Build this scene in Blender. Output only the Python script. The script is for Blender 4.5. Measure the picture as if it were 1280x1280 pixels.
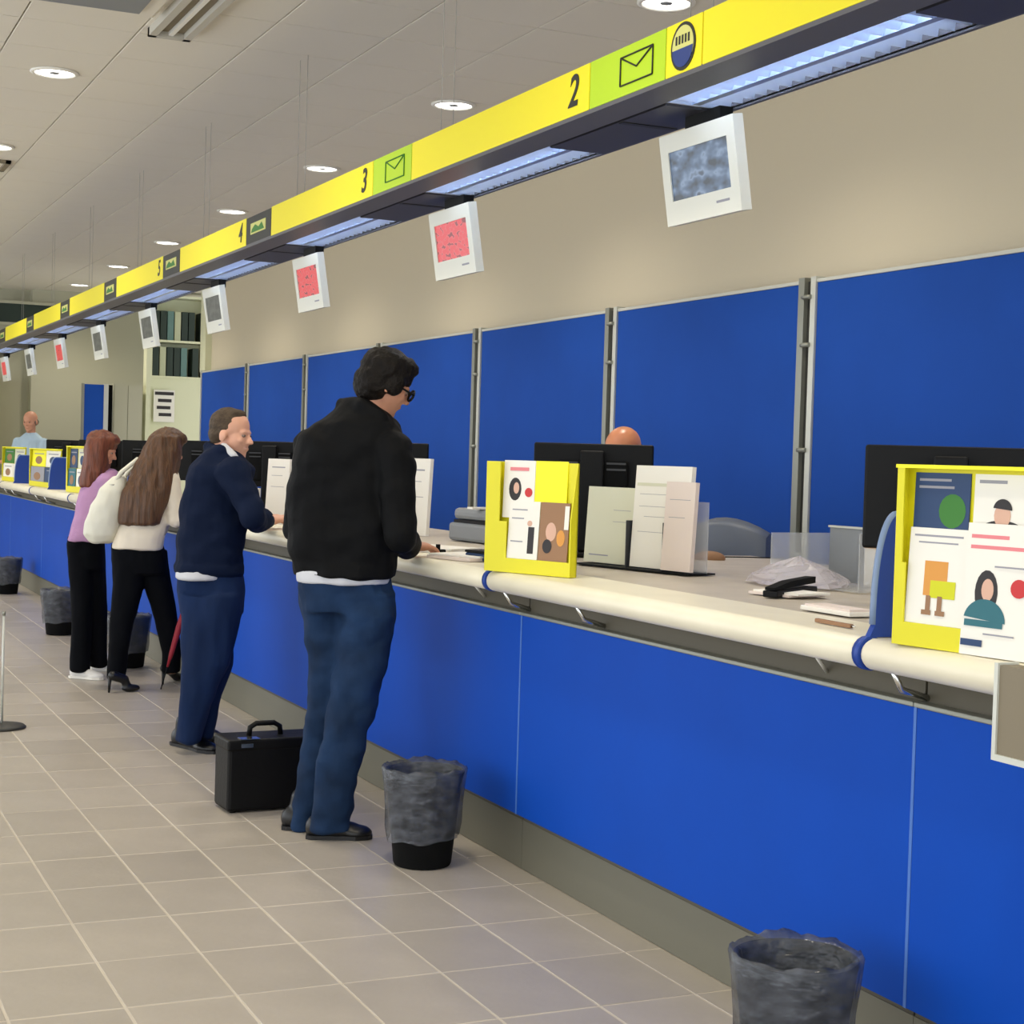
import bpy, bmesh, math, random
import numpy as np
from mathutils import Vector, Matrix, noise as mnoise
random.seed(7)
for o in list(bpy.data.objects): bpy.data.objects.remove(o)
SC = bpy.context.scene
COL = SC.collection
# ------------------------------------------------------------------ camera
# world: +y runs along the counter (away), +x towards the counter and back wall, z up
F = 2050.0; H = 1.45
TH = math.atan(940 / F); PT = math.radians(1.8); RO = .03
fw = np.array([math.sin(TH) * math.cos(PT), math.cos(TH) * math.cos(PT), -math.sin(PT)])
r0 = np.array([math.cos(TH), -math.sin(TH), 0.0]); u0 = np.cross(r0, fw)
CR = r0 * math.cos(RO) + u0 * math.sin(RO); CU = u0 * math.cos(RO) - r0 * math.sin(RO)
CC = np.array([0, 0, H])
cam = bpy.data.cameras.new('camera'); cam.sensor_width = 36; cam.lens = 36 * F / 1280
cam.clip_start = .05; cam.clip_end = 200
camo = bpy.data.objects.new('camera', cam); COL.objects.link(camo)
m = Matrix.Identity(4)
for i in range(3):
    m[i][0] = CR[i]; m[i][1] = CU[i]; m[i][2] = -fw[i]; m[i][3] = CC[i]
camo.matrix_world = m
SC.camera = camo
# ------------------------------------------------------------------ world, light, exposure
W = bpy.data.worlds.new('daylight'); SC.world = W; W.use_nodes = True
bg = W.node_tree.nodes['Background']; bg.inputs[0].default_value = (.92, .96, 1, 1); bg.inputs[1].default_value = 3.05
SC.view_settings.view_transform = 'Standard'; SC.view_settings.look = 'None'
SC.view_settings.gamma = 1; SC.view_settings.use_curve_mapping = False
SC.view_settings.exposure = -0.42
DOWNLIGHT_W = 75; TUBE_E = 26.0; DOWN_E = 9.0

def ray(u, v): return fw + CR * (u - 640) / F - CU * (v - 640) / F
def atZ(u, v, z): return CC + ray(u, v) * z                 # point at a depth along the view axis
def on(u, v, a, c):                                         # point on the plane axis a = c
    d = ray(u, v); return CC + d * (c - CC[a]) / d[a]
def depth(p): return float((np.array(p) - CC) @ fw)
DH = np.array([math.sin(TH), math.cos(TH), 0.0])            # horizontal view direction
UPZ = np.array([0, 0, 1.0])
# ------------------------------------------------------------------ materials
def s2l(c): return tuple(((x / 255) / 12.92 if x / 255 <= .04045 else ((x / 255 + .055) / 1.055) ** 2.4) for x in c)
MATS = {}
def mat(name, rgb, rough=.5, metal=0, emit=0, var=0, vscale=8, bump=0, bscale=60, alpha=1, trans=0, stretch=None, spec=.5, ecol=None):
    if name in MATS: return MATS[name]
    mt = bpy.data.materials.new(name); mt.use_nodes = True
    nt = mt.node_tree; b = nt.nodes['Principled BSDF']
    c = s2l(rgb) + (1,)
    b.inputs['Base Color'].default_value = c; b.inputs['Roughness'].default_value = rough
    b.inputs['Metallic'].default_value = metal; b.inputs['Specular IOR Level'].default_value = spec
    if emit:
        b.inputs['Emission Color'].default_value = (s2l(ecol) + (1,)) if ecol else c
        b.inputs['Emission Strength'].default_value = emit
    if alpha < 1: b.inputs['Alpha'].default_value = alpha
    if trans: b.inputs['Transmission Weight'].default_value = trans
    def coords():
        tc = nt.nodes.new('ShaderNodeTexCoord'); mp = nt.nodes.new('ShaderNodeMapping')
        nt.links.new(tc.outputs['Object'], mp.inputs['Vector'])
        if stretch: mp.inputs['Scale'].default_value = stretch
        return mp.outputs['Vector']
    if var:
        n = nt.nodes.new('ShaderNodeTexNoise'); n.inputs['Scale'].default_value = vscale; n.inputs['Detail'].default_value = 4
        nt.links.new(coords(), n.inputs['Vector'])
        r = nt.nodes.new('ShaderNodeMapRange'); r.inputs[1].default_value = .3; r.inputs[2].default_value = .7
        r.inputs[3].default_value = 1 - var; r.inputs[4].default_value = 1 + var
        nt.links.new(n.outputs['Fac'], r.inputs[0])
        mx = nt.nodes.new('ShaderNodeVectorMath'); mx.operation = 'SCALE'
        mx.inputs[0].default_value = c[:3]; nt.links.new(r.outputs[0], mx.inputs['Scale'])
        nt.links.new(mx.outputs[0], b.inputs['Base Color'])
    if bump:
        n = nt.nodes.new('ShaderNodeTexNoise'); n.inputs['Scale'].default_value = bscale; n.inputs['Detail'].default_value = 3
        nt.links.new(coords(), n.inputs['Vector'])
        bp = nt.nodes.new('ShaderNodeBump'); bp.inputs['Strength'].default_value = bump; bp.inputs['Distance'].default_value = .01
        nt.links.new(n.outputs['Fac'], bp.inputs['Height']); nt.links.new(bp.outputs[0], b.inputs['Normal'])
    MATS[name] = mt
    return mt
def tile_mat():                                             # per-tile tone shift
    mt = mat('floor_tile', (178, 169, 156), .34, var=.05, vscale=5, bump=.08, bscale=30)
    nt = mt.node_tree; b = nt.nodes['Principled BSDF']
    old = b.inputs['Base Color'].links[0].from_socket
    oi = nt.nodes.new('ShaderNodeObjectInfo'); r = nt.nodes.new('ShaderNodeMapRange')
    r.inputs[3].default_value = .93; r.inputs[4].default_value = 1.07
    nt.links.new(oi.outputs['Random'], r.inputs[0])
    v = nt.nodes.new('ShaderNodeVectorMath'); v.operation = 'SCALE'
    nt.links.new(old, v.inputs[0]); nt.links.new(r.outputs[0], v.inputs['Scale']); nt.links.new(v.outputs[0], b.inputs['Base Color'])
    return mt
tile_mat()
mat('grout', (204, 194, 177), .7)
mat('ceiling_tile', (226, 220, 206), .9, bump=.1, bscale=120)
mat('ceiling_grid', (190, 186, 174), .8)
mat('wall', (212, 202, 178), .85, bump=.05, bscale=80)
mat('wall_far', (182, 180, 158), .85)
mat('blue_panel', (8, 73, 180), .55, var=.03, vscale=3, spec=.12)
mat('seam', (70, 116, 196), .5)
mat('blue_fabric', (26, 76, 168), .8, var=.05, vscale=2, bump=.05, bscale=300, spec=.2)
mat('kick', (118, 116, 102), .45, metal=.25)
mat('dark_slot', (92, 86, 70), .6)
mat('alu', (150, 152, 142), .4, metal=.5)
mat('alu_pale', (205, 207, 198), .4, metal=.2)
mat('alu_dark', (52, 52, 48), .5)
mat('cream', (236, 229, 205), .38, var=.03, vscale=6)
mat('worktop', (186, 176, 160), .45, var=.06, vscale=9)
mat('divider_blue', (20, 62, 150), .4)
mat('divider_highlight', (120, 142, 178), .35)
mat('sign_yellow', (232, 218, 8), .45, emit=.12)
mat('sign_green', (172, 205, 12), .45, emit=.12)
mat('sign_black', (24, 26, 22), .5)
mat('sign_blue', (26, 52, 120), .5)
mat('sign_pale', (206, 205, 120), .5)
mat('housing', (92, 92, 98), .45, metal=.2)
mat('housing_dark', (62, 62, 70), .45, metal=.2)
mat('reflector', (222, 232, 246), .35, metal=.35)
mat('louver', (186, 198, 220), .3, metal=.55)
mat('tube', (235, 244, 255), .5, emit=TUBE_E)
mat('lamp_glow', (255, 250, 240), .5, emit=DOWN_E)
mat('white_trim', (238, 236, 228), .5)
mat('screen_white', (226, 226, 214), .45)
mat('black_plastic', (8, 9, 11), .5, spec=.2)
mat('black_matte', (12, 13, 14), .8, spec=.15)
mat('dark_grey_plastic', (52, 54, 58), .5)
mat('grey_plastic', (130, 134, 138), .5)
mat('chair_grey', (104, 112, 126), .5)
mat('yellow_card', (222, 214, 18), .5)
mat('yellow_print', (252, 246, 10), .5)
mat('paper', (238, 235, 226), .7)
mat('paper_green', (214, 214, 190), .7)
mat('paper_pink', (228, 214, 206), .7)
mat('print_navy', (34, 62, 104), .6); mat('print_green', (52, 120, 40), .6); mat('print_black', (40, 36, 38), .6)
mat('print_skin', (214, 172, 150), .6); mat('print_teal', (40, 104, 116), .6); mat('print_red', (198, 48, 50), .6)
mat('print_orange', (216, 150, 66), .6); mat('print_grey', (150, 150, 160), .6); mat('print_brown', (150, 112, 80), .6)
mat('print_lime', (206, 208, 14), .6); mat('print_rose', (226, 130, 136), .6)
mat('chrome', (215, 215, 210), .2, metal=1)
mat('bag_film', (92, 96, 104), .2, alpha=.58, bump=1.0, bscale=22, var=.6, vscale=16, stretch=(1, 1, 1.8))
mat('clear', (225, 228, 230), .15, alpha=.32)
mat('film_white', (215, 208, 216), .25, alpha=.42, bump=.8, bscale=30)
mat('taupe', (128, 118, 98), .6)
mat('wire', (176, 172, 162), .6)
mat('bind_dark', (36, 52, 44), .6); mat('bind_teal', (96, 128, 124), .6); mat('bind_pale', (186, 190, 158), .6)
mat('far_cream', (222, 224, 192), .7)
# skin, hair, cloth
mat('skin_tan', (196, 140, 112), .5, var=.06, vscale=14); mat('skin_pale', (222, 168, 142), .5, var=.05, vscale=14)
mat('skin_bald', (212, 138, 98), .35, var=.05, vscale=14)
mat('hair_black', (20, 16, 13), .55, var=.3, vscale=40, bump=.5, bscale=90, spec=.15)
mat('hair_greybrown', (78, 66, 54), .6, var=.3, vscale=40, bump=.5, bscale=90, spec=.15)
mat('hair_brown', (84, 54, 28), .5, var=.4, vscale=22, bump=.6, bscale=40, stretch=(3, 3, .35))
mat('hair_red', (104, 52, 30), .5, var=.4, vscale=22, bump=.6, bscale=40, stretch=(3, 3, .5))
mat('hair_grey', (110, 100, 88), .7)
mat('jacket_black', (12, 13, 15), .7, bump=.6, bscale=14, spec=.12)
mat('jacket_navy', (13, 25, 50), .8, bump=.6, bscale=14, spec=.12)
mat('jeans', (24, 46, 76), .85, var=.4, vscale=6, bump=.7, bscale=14, spec=.2)
mat('trousers_blue', (18, 38, 74), .85, var=.25, vscale=6, bump=.7, bscale=12, stretch=(1, 1, .4), spec=.2)
mat('trousers_black', (9, 11, 16), .85, bump=.3, bscale=18, spec=.1)
mat('shirt_white', (206, 208, 214), .8, bump=.3, bscale=20)
mat('top_cream', (232, 222, 204), .8, bump=.35, bscale=18)
mat('sweater_purple', (178, 136, 176), .9, bump=.4, bscale=40)
mat('shirt_pale_blue', (168, 190, 206), .8, bump=.2, bscale=20)
mat('bag_white', (224, 222, 206), .55, bump=.4, bscale=14)
mat('shoe_black', (10, 10, 12), .4); mat('shoe_white', (222, 220, 216), .5)
mat('leather', (7, 7, 8), .5, bump=.15, bscale=60, spec=.2)
mat('umbrella_red', (150, 26, 44), .6)
mat('eye', (150, 128, 116), .4); mat('iris', (40, 28, 20), .3)
mat('lens', (90, 90, 95), .1, alpha=.25)

def screen_mat(name, kind):
    if name in MATS: return MATS[name]
    mt = bpy.data.materials.new(name); mt.use_nodes = True; nt = mt.node_tree; b = nt.nodes['Principled BSDF']
    tc = nt.nodes.new('ShaderNodeTexCoord')
    mp = nt.nodes.new('ShaderNodeMapping'); nt.links.new(tc.outputs['Object'], mp.inputs[0])
    mp.inputs['Scale'].default_value = (1, 1.0, 1.8)
    n = nt.nodes.new('ShaderNodeTexVoronoi' if kind == 'red' else 'ShaderNodeTexNoise'); n.inputs['Scale'].default_value = 26 if kind == 'red' else 11
    nt.links.new(mp.outputs[0], n.inputs['Vector'])
    cr = nt.nodes.new('ShaderNodeValToRGB')
    st = {'red': [(.0, (255, 60, 70)), (.4, (246, 40, 52)), (.62, (255, 84, 90)), (.75, (150, 20, 28))],
          'blue': [(.35, (40, 58, 74)), (.5, (96, 124, 160)), (.6, (150, 176, 210)), (.68, (70, 90, 116))],
          'grey': [(.4, (82, 84, 80)), (.6, (112, 114, 108))]}[kind]
    el = cr.color_ramp.elements
    while len(el) > 1: el.remove(el[0])
    el[0].position = st[0][0]; el[0].color = s2l(st[0][1]) + (1,)
    for p, c in st[1:]:
        e = el.new(p); e.color = s2l(c) + (1,)
    nt.links.new(n.outputs[0], cr.inputs[0])
    b.inputs['Base Color'].default_value = (.02, .02, .02, 1); b.inputs['Roughness'].default_value = .3
    nt.links.new(cr.outputs[0], b.inputs['Emission Color'])
    b.inputs['Emission Strength'].default_value = {'red': .95, 'blue': .8, 'grey': .7}[kind]
    MATS[name] = mt
    return mt
screen_mat('lcd_red', 'red'); screen_mat('lcd_blue', 'blue'); screen_mat('lcd_grey', 'grey')

# ------------------------------------------------------------------ mesh helpers
class MB:
    def __init__(s): s.v = []; s.f = []; s.m = []; s.sm = []
    def add(s, vs, fs, mi=0, smooth=False):
        o = len(s.v); s.v += [tuple(map(float, p)) for p in vs]
        for f in fs: s.f.append(tuple(i + o for i in f)); s.m.append(mi); s.sm.append(smooth)
        return s
    def box(s, a, b, mi=0):
        x0, y0, z0 = a; x1, y1, z1 = b
        vs = [(x0, y0, z0), (x1, y0, z0), (x1, y1, z0), (x0, y1, z0), (x0, y0, z1), (x1, y0, z1), (x1, y1, z1), (x0, y1, z1)]
        return s.add(vs, [(0, 3, 2, 1), (4, 5, 6, 7), (0, 1, 5, 4), (1, 2, 6, 5), (2, 3, 7, 6), (3, 0, 4, 7)], mi)
    def obox(s, c, ax, ay, az, mi=0):                        # oriented box: half-axis vectors
        c, ax, ay, az = map(np.array, (c, ax, ay, az))
        vs = [c + i * ax + j * ay + k * az for k in (-1, 1) for j, i in ((-1, -1), (-1, 1), (1, 1), (1, -1))]
        return s.add(vs, [(0, 3, 2, 1), (4, 5, 6, 7), (0, 1, 5, 4), (1, 2, 6, 5), (2, 3, 7, 6), (3, 0, 4, 7)], mi)
    def bbox(s, a, b, r, mi=0):                              # box with chamfered vertical+horizontal edges
        bm = bmesh.new()
        bmesh.ops.create_cube(bm, size=1)
        for v in bm.verts:
            v.co = Vector([(a[i] + b[i]) / 2 + v.co[i] * (b[i] - a[i]) for i in range(3)])
        bmesh.ops.bevel(bm, geom=bm.edges[:], offset=r, segments=2, profile=.5, affect='EDGES')
        bm.verts.index_update()
        s.add([v.co[:] for v in bm.verts], [[v.index for v in f.verts] for f in bm.faces], mi); bm.free()
        return s
    def rings(s, rings, mi=0, smooth=True, cap=True, closed=True):
        n = len(rings[0]); vs = [p for r in rings for p in r]; fs = []
        for i in range(len(rings) - 1):
            for j in range(n if closed else n - 1):
                k = (j + 1) % n; fs.append((i * n + j, i * n + k, (i + 1) * n + k, (i + 1) * n + j))
        s.add(vs, fs, mi, smooth)
        if cap:
            o = len(s.v) - len(vs)
            s.f.append(tuple(o + j for j in reversed(range(n)))); s.m.append(mi); s.sm.append(False)
            s.f.append(tuple(o + (len(rings) - 1) * n + j for j in range(n))); s.m.append(mi); s.sm.append(False)
        return s
    def lathe(s, prof, c=(0, 0, 0), n=24, mi=0, smooth=True, cap=True, jit=None):
        R = []
        for r, z in prof:
            R.append([(c[0] + r * math.cos(2 * math.pi * j / n), c[1] + r * math.sin(2 * math.pi * j / n), c[2] + z) for j in range(n)])
        return s.rings(R, mi, smooth, cap)
    def tube(s, pts, r, n=10, mi=0, smooth=True):
        pts = [np.array(p, float) for p in pts]; R = []
        rr = r if isinstance(r, (list, tuple)) else [r] * len(pts)
        ref = None
        for i, p in enumerate(pts):
            t = pts[min(i + 1, len(pts) - 1)] - pts[max(i - 1, 0)]; t = t / (np.linalg.norm(t) + 1e-9)
            if ref is None:
                ref = np.array([0, 0, 1.0]) if abs(t[2]) < .9 else np.array([1.0, 0, 0])
            a = np.cross(t, ref); a /= np.linalg.norm(a) + 1e-9; b = np.cross(a, t); ref = b
            R.append([p + rr[i] * (math.cos(q) * a - math.sin(q) * b) for q in [2 * math.pi * j / n for j in range(n)]])
        return s.rings(R, mi, smooth)
    def capsule(s, a, b, ra, rb, n=12):                       # for remeshed bodies
        a = np.array(a, float); b = np.array(b, float); d = b - a; L = np.linalg.norm(d) + 1e-9; t = d / L
        P = []; R = []
        for q in (-80, -45, -15): P.append(a + t * ra * math.sin(math.radians(q))); R.append(ra * math.cos(math.radians(q)))
        for q in (15, 45, 80): P.append(b + t * rb * math.sin(math.radians(q))); R.append(rb * math.cos(math.radians(q)))
        return s.tube(P, R, n)
    def chain(s, pts):
        for (a, ra), (b, rb) in zip(pts[:-1], pts[1:]): s.capsule(a, b, ra, rb)
        return s
    def ell(s, c, ax, ay, az, nu=16, nv=10):
        c, ax, ay, az = map(np.array, (c, ax, ay, az)); R = []
        for i in range(nv):
            q = -math.pi / 2 + math.pi * (i + .5) / nv
            R.append([c + az * math.sin(q) + math.cos(q) * (ax * math.cos(p) + ay * math.sin(p)) for p in [2 * math.pi * j / nu for j in range(nu)]])
        return s.rings(R)
    def prism(s, outline, axis, a, b, mi=0):                  # outline in the two other axes, extruded along axis
        def pt(p, q):
            p = list(p); p.insert(axis, q); return p
        n = len(outline); vs = [pt(p, a) for p in outline] + [pt(p, b) for p in outline]
        fs = [tuple(range(n)), tuple(reversed(range(n, 2 * n)))] + [(i, i + n, (i + 1) % n + n, (i + 1) % n) for i in range(n)]
        return s.add(vs, fs, mi)
    def mesh(s, name, mats, org=(0, 0, 0), fix=True):
        me = bpy.data.meshes.new(name)
        o = np.array(org, float)
        me.from_pydata([tuple(np.array(p) - o) for p in s.v], [], s.f)
        for q in (mats if isinstance(mats, (list, tuple)) else [mats]): me.materials.append(MATS[q])
        me.polygons.foreach_set('material_index', s.m); me.polygons.foreach_set('use_smooth', s.sm)
        if fix:
            bm = bmesh.new(); bm.from_mesh(me); bmesh.ops.recalc_face_normals(bm, faces=bm.faces); bm.to_mesh(me); bm.free()
        me.update(); return me
    def build(s, name, mats, parent=None, org=None):
        if org is None: org = WL(parent) if parent is not None else (0, 0, 0)
        return link(name, s.mesh(name, mats, org), parent, org if parent is None else None)
WLOC = {}
def WL(o): return WLOC.get(o.name, (0, 0, 0))
def link(name, data, parent=None, loc=None):
    o = bpy.data.objects.new(name, data); COL.objects.link(o)
    if parent is not None: o.parent = parent; WLOC[o.name] = WL(parent)
    elif loc is not None: o.location = loc; WLOC[o.name] = tuple(loc)
    return o
def tag(o, label=None, cat=None, group=None, kind=None):
    if label: o['label'] = label
    if cat: o['category'] = cat
    if group: o['group'] = group
    if kind: o['kind'] = kind
    return o
def thing(name, loc, label, cat, group=None, rz=0):
    o = bpy.data.objects.new(name, None); COL.objects.link(o); o.empty_display_size = .1
    o.location = tuple(map(float, loc)); o.rotation_euler = (0, 0, rz); WLOC[o.name] = tuple(map(float, loc))
    return tag(o, label, cat, group)
def local_thing(name, loc, label, cat, group=None, rz=0):     # parts are given in local coordinates
    o = thing(name, loc, label, cat, group, rz); WLOC[o.name] = (0, 0, 0); return o
def copy_tree(o, loc=None, parent=None, rz=None):
    c = o.copy(); COL.objects.link(c)
    if parent is not None: c.parent = parent
    if loc is not None: c.location = tuple(map(float, loc))
    if rz is not None: c.rotation_euler = (0, 0, rz)
    for ch in o.children: copy_tree(ch, None, c)
    return c
def share(o, loc, parent):
    c = o.copy(); COL.objects.link(c); c.parent = parent; c.location = loc; return c

# ------------------------------------------------------------------ floor
fl = MB().box((-3.6, -4, -.12), (2.60, 26, -.0012)).build('floor', 'grout'); tag(fl, kind='structure')
TX, TY = .2945, .4035; X0 = .88; Y0 = 4.235; g = .0075
tm = MB(); tm.bbox((g / 2, g / 2, -.012), (TX - g / 2, TY - g / 2, 0), .0015)
tme = tm.mesh('tile', 'floor_tile')
cells = []
for i in range(-30, 7):
    for j in range(-20, 55):
        x = X0 + TX * i; y = Y0 + TY * j
        if x < -3.5 or x + TX > 2.47 or y < -3.5 or y > 25: continue
        c = np.array([x + TX / 2, y + TY / 2, 0]); q = c - CC; z = q @ fw
        u = 640 + F * (q @ CR) / z if z > .5 else -9e9; v = 640 - F * (q @ CU) / z if z > .5 else 0
        vis = z > .5 and -80 < u < 1360 and v < 1400
        cells.append((not vis, z, x, y))
cells.sort()
rest = MB()
for k, (nv, z, x, y) in enumerate(cells):
    if k < 265 and not nv:
        t = link('tile', tme, fl); t.location = (x, y, random.uniform(-.0008, .0006))
    else:
        rest.add([(x + g / 2, y + g / 2, 0), (x + TX - g / 2, y + g / 2, 0), (x + TX - g / 2, y + TY - g / 2, 0), (x + g / 2, y + TY - g / 2, 0)], [(0, 1, 2, 3)])
cutme = MB().bbox((g / 2, g / 2, -.012), (2.476 - X0 - 5 * TX, TY - g / 2, 0), .0015).mesh('tile', 'floor_tile')
for j in range(-20, 55):
    y = Y0 + TY * j
    if 2 < y < 14: t = link('tile', cutme, fl); t.location = (X0 + 5 * TX, y, 0)
    elif -3.5 < y < 25: rest.add([(X0 + 5 * TX + g / 2, y + g / 2, 0), (2.476, y + g / 2, 0), (2.476, y + TY - g / 2, 0), (X0 + 5 * TX + g / 2, y + TY - g / 2, 0)], [(0, 1, 2, 3)])
tag(rest.build('tile_field', 'floor_tile', fl), kind='stuff')
plat = MB().box((2.60, -4, -.12), (9, 26, .15)).build('floor_platform', 'worktop'); tag(plat, kind='structure')
# ------------------------------------------------------------------ ceiling
CZ = 3.65
ce = MB().box((-3.6, -4, CZ + .012), (9, 26, CZ + .2)).build('ceiling', 'ceiling_grid'); tag(ce, kind='structure')
CT = .592; cme = MB().bbox((.004, .004, -.006), (CT - .004, CT - .004, .012), .003).mesh('ceiling_panel', 'ceiling_tile')
crest = MB(); cl = []
LIGHTS_R = [6.86 + 2.63 * k - 2.63 for k in range(0, 8)]; LIGHTS_L = [9.95 + 2.68 * k - 2.68 * 3 for k in range(0, 8)]
for i in range(-12, 13):
    for j in range(-22, 28):
        x = 1.18 + CT * i; y = 9.38 + CT * j
        if x < -3.55 or x > 8.3 or y < -3.9 or y > 25.3: continue
        c = np.array([x + CT / 2, y + CT / 2, CZ]); q = c - CC; z = q @ fw
        u = 640 + F * (q @ CR) / z if z > .5 else -9e9; v = 640 - F * (q @ CU) / z if z > .5 else -9e9
        vis = z > .5 and -60 < u < 1340 and v > -60 and x < 5.1
        cl.append((not vis, z, x, y))
cl.sort(); k2 = 0
for k, (nv, z, x, y) in enumerate(cl):
    if not nv and k < 290:
        t = link('ceiling_panel', cme, ce); t.location = (x, y, CZ)
    else:
        crest.box((x + .004, y + .004, CZ - .006), (x + CT - .004, y + CT - .004, CZ + .011))
tag(crest.build('ceiling_panel_field', 'ceiling_tile', ce), kind='stuff')
# ------------------------------------------------------------------ walls
wr = MB().box((5.12, -4, .15), (5.35, 20.6, CZ + .012)).build('wall_right', 'wall'); tag(wr, kind='structure')
MB().box((5.04, 20.35, 2.45), (5.12, 20.62, CZ)).build('corner_post', 'far_cream', wr)
wf = MB().box((-3.6, 24, -.1), (9, 24.3, CZ + .012)).build('wall_far', 'wall_far'); tag(wf, kind='structure')
MB().box((3.42, 23.75, .15), (9, 24, CZ)).build('wall_projection', 'wall_far', wf)
w1 = thing('window_1', (3.3, 23.7, 3.1), None, None); tag(w1, kind='structure')
MB().box((2.95, 23.7, 3.16), (3.75, 23.76, 3.42)).build('pane', 'bind_dark', w1)
f = MB(); f.box((2.9, 23.68, 3.42), (3.8, 23.76, 3.46)).box((2.9, 23.68, 3.12), (3.8, 23.76, 3.16)).box((2.9, 23.68, 3.12), (2.95, 23.76, 3.46)).box((3.75, 23.68, 3.12), (3.8, 23.76, 3.46))
f.build('window_frame', 'wall_far', w1)
tr = MB().box((2.75, 23.5, .15), (2.96, 24, 2.4)).build('trim_1', 'far_cream'); tag(tr, kind='structure')

# ------------------------------------------------------------------ counter units
SEAM0 = 3.058; MOD = 2.176
PX = 2.45; PT_Z = .905; PB_Z = .198
def counter_unit():
    r = local_thing('counter_unit', (0, 0, 0), 'bright blue counter front unit on a grey kick plate', 'counter', 'blue counter front units in one long row')
    MB().box((PX + .03, .004, .16), (PX + .145, MOD - .004, .985)).build('body', 'dark_slot', r)
    MB().bbox((PX, .005, PB_Z), (PX + .03, MOD - .005, PT_Z), .002).build('front_panel', 'blue_panel', r)
    MB().box((PX - .0008, -.005, PB_Z), (PX + .03, .005, PT_Z)).build('seam_strip', 'seam', r)
    MB().bbox((PX - .008, .001, PT_Z), (PX + .034, MOD - .001, PT_Z + .012), .003).build('top_lip', 'alu', r)
    MB().box((PX + .028, .001, .001), (PX + .06, MOD - .001, .175)).build('kick_plate', 'kick', r)
    MB().box((PX + .06, .02, .001), (PX + .145, MOD - .02, .16)).build('plinth', 'dark_slot', r)
    return r
cu = counter_unit(); cu.location = (0, SEAM0 - MOD, 0)
tag(cu, 'bright blue counter front unit under the taupe box')
UL = ['bright blue counter front unit below the large yellow leaflet stand and blue divider', 'bright blue counter front unit behind the man in the black jacket and his waste bin',
      'bright blue counter front unit between the two men at the counter', 'bright blue counter front unit behind the two women']
for k in range(0, 9): tag(copy_tree(cu, (0, SEAM0 + MOD * k, 0)), UL[k] if k < 4 else 'bright blue counter front unit past the two women on a grey kick plate')
YA, YB = SEAM0 - MOD, SEAM0 + 9 * MOD
# ------------------------------------------------------------------ worktop with rounded cream rail
CT_Z = 1.06; RX = 2.372; RR = .037; RZ = CT_Z - RR
DIV0 = 3.14
wt = thing('worktop', (RX, YA, 0), 'long worktop with rounded cream front rail running over the blue counter', 'worktop')
MB().box((RX, YA, CT_Z - .035), (2.60, YB, CT_Z - .001)).build('front_shelf', 'cream', wt)
MB().box((2.60, YA, CT_Z - .035), (3.42, YB, CT_Z - .003)).build('desk_slab', 'worktop', wt)
for k in range(-1, 10):
    a = max(YA, DIV0 + MOD * (k - 1) + .012); b = min(YB, DIV0 + MOD * k - .012)
    if b <= a: continue
    rr = MB(); rr.tube([(RX, a, RZ), (RX, a + .012, RZ), (RX, b - .012, RZ), (RX, b, RZ)], [RR - .006, RR, RR, RR - .006], 20)
    rr.build('rail', 'cream', wt)
    if k < 9: MB().tube([(RX, b, RZ), (RX, b + .024, RZ)], RR + .003, 20).build('collar', 'divider_blue', wt)
    for yb in (b - .10 + .024, b - .64):
        if yb < a: continue
        br = MB(); br.tube([(RX + .005, yb, RZ - .03), (RX + .03, yb, RZ - .075), (PX + .04, yb, RZ - .1)], .008, 8)
        br.build('bracket', 'chrome', wt)
    MB().tube([(PX + .03, a + .3, .935), (PX - .03, a + .27, .985)], .005, 6).build('peg', 'paper', wt)
# support panel under desk slab at the staff side
MB().box((3.42, 4.4, CT_Z - .035), (4.02, 6.2, CT_Z - .003)).build('return_slab', 'worktop', wt)
# ------------------------------------------------------------------ dividers
def divider(y, label, group):
    p0 = on(1060, 790, 1, DIV0); p1 = on(1121, 643, 1, DIV0)
    x0 = RX - .01; top = float(p1[2]); x1 = float(p1[0])
    r = thing('counter_divider', (x0, y, CT_Z), label, 'divider', group)
    out = [(x0 + .005, CT_Z + .001)]
    n = 14
    for i in range(n + 1):
        t = i / n * math.pi / 2
        out.append((x0 + .02 + (x1 - x0 - .02) * (1 - math.cos(t)) ** 1.0, CT_Z + .03 + (top - CT_Z - .03) * math.sin(t) ** .85))
    out += [(x1 + .16, top), (x1 + .2, top - .04), (x1 + .2, CT_Z + .001)]
    MB().prism(out, 1, y - .009, y + .009).build('panel', 'divider_blue', r)
    e = MB(); pts = [(p[0], y, p[1]) for p in out[1:-1]]
    e.tube(pts, .0092, 6); e.build('edge_highlight', 'divider_highlight', r)  # paler blue tube paints the highlight along the divider rim
    return r
for k, yd in enumerate([DIV0 + MOD * k for k in range(5)] + [float(on(u, 600, 0, RX + .12)[1]) for u in (77, 32)]):
    divider(yd, 'dark blue rounded divider beside the large yellow leaflet stand' if k == 0 else 'dark blue rounded divider hidden behind the small yellow leaflet stand' if k == 1 else 'dark blue rounded divider on the cream counter past the man in black', 'blue counter dividers between positions')
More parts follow.
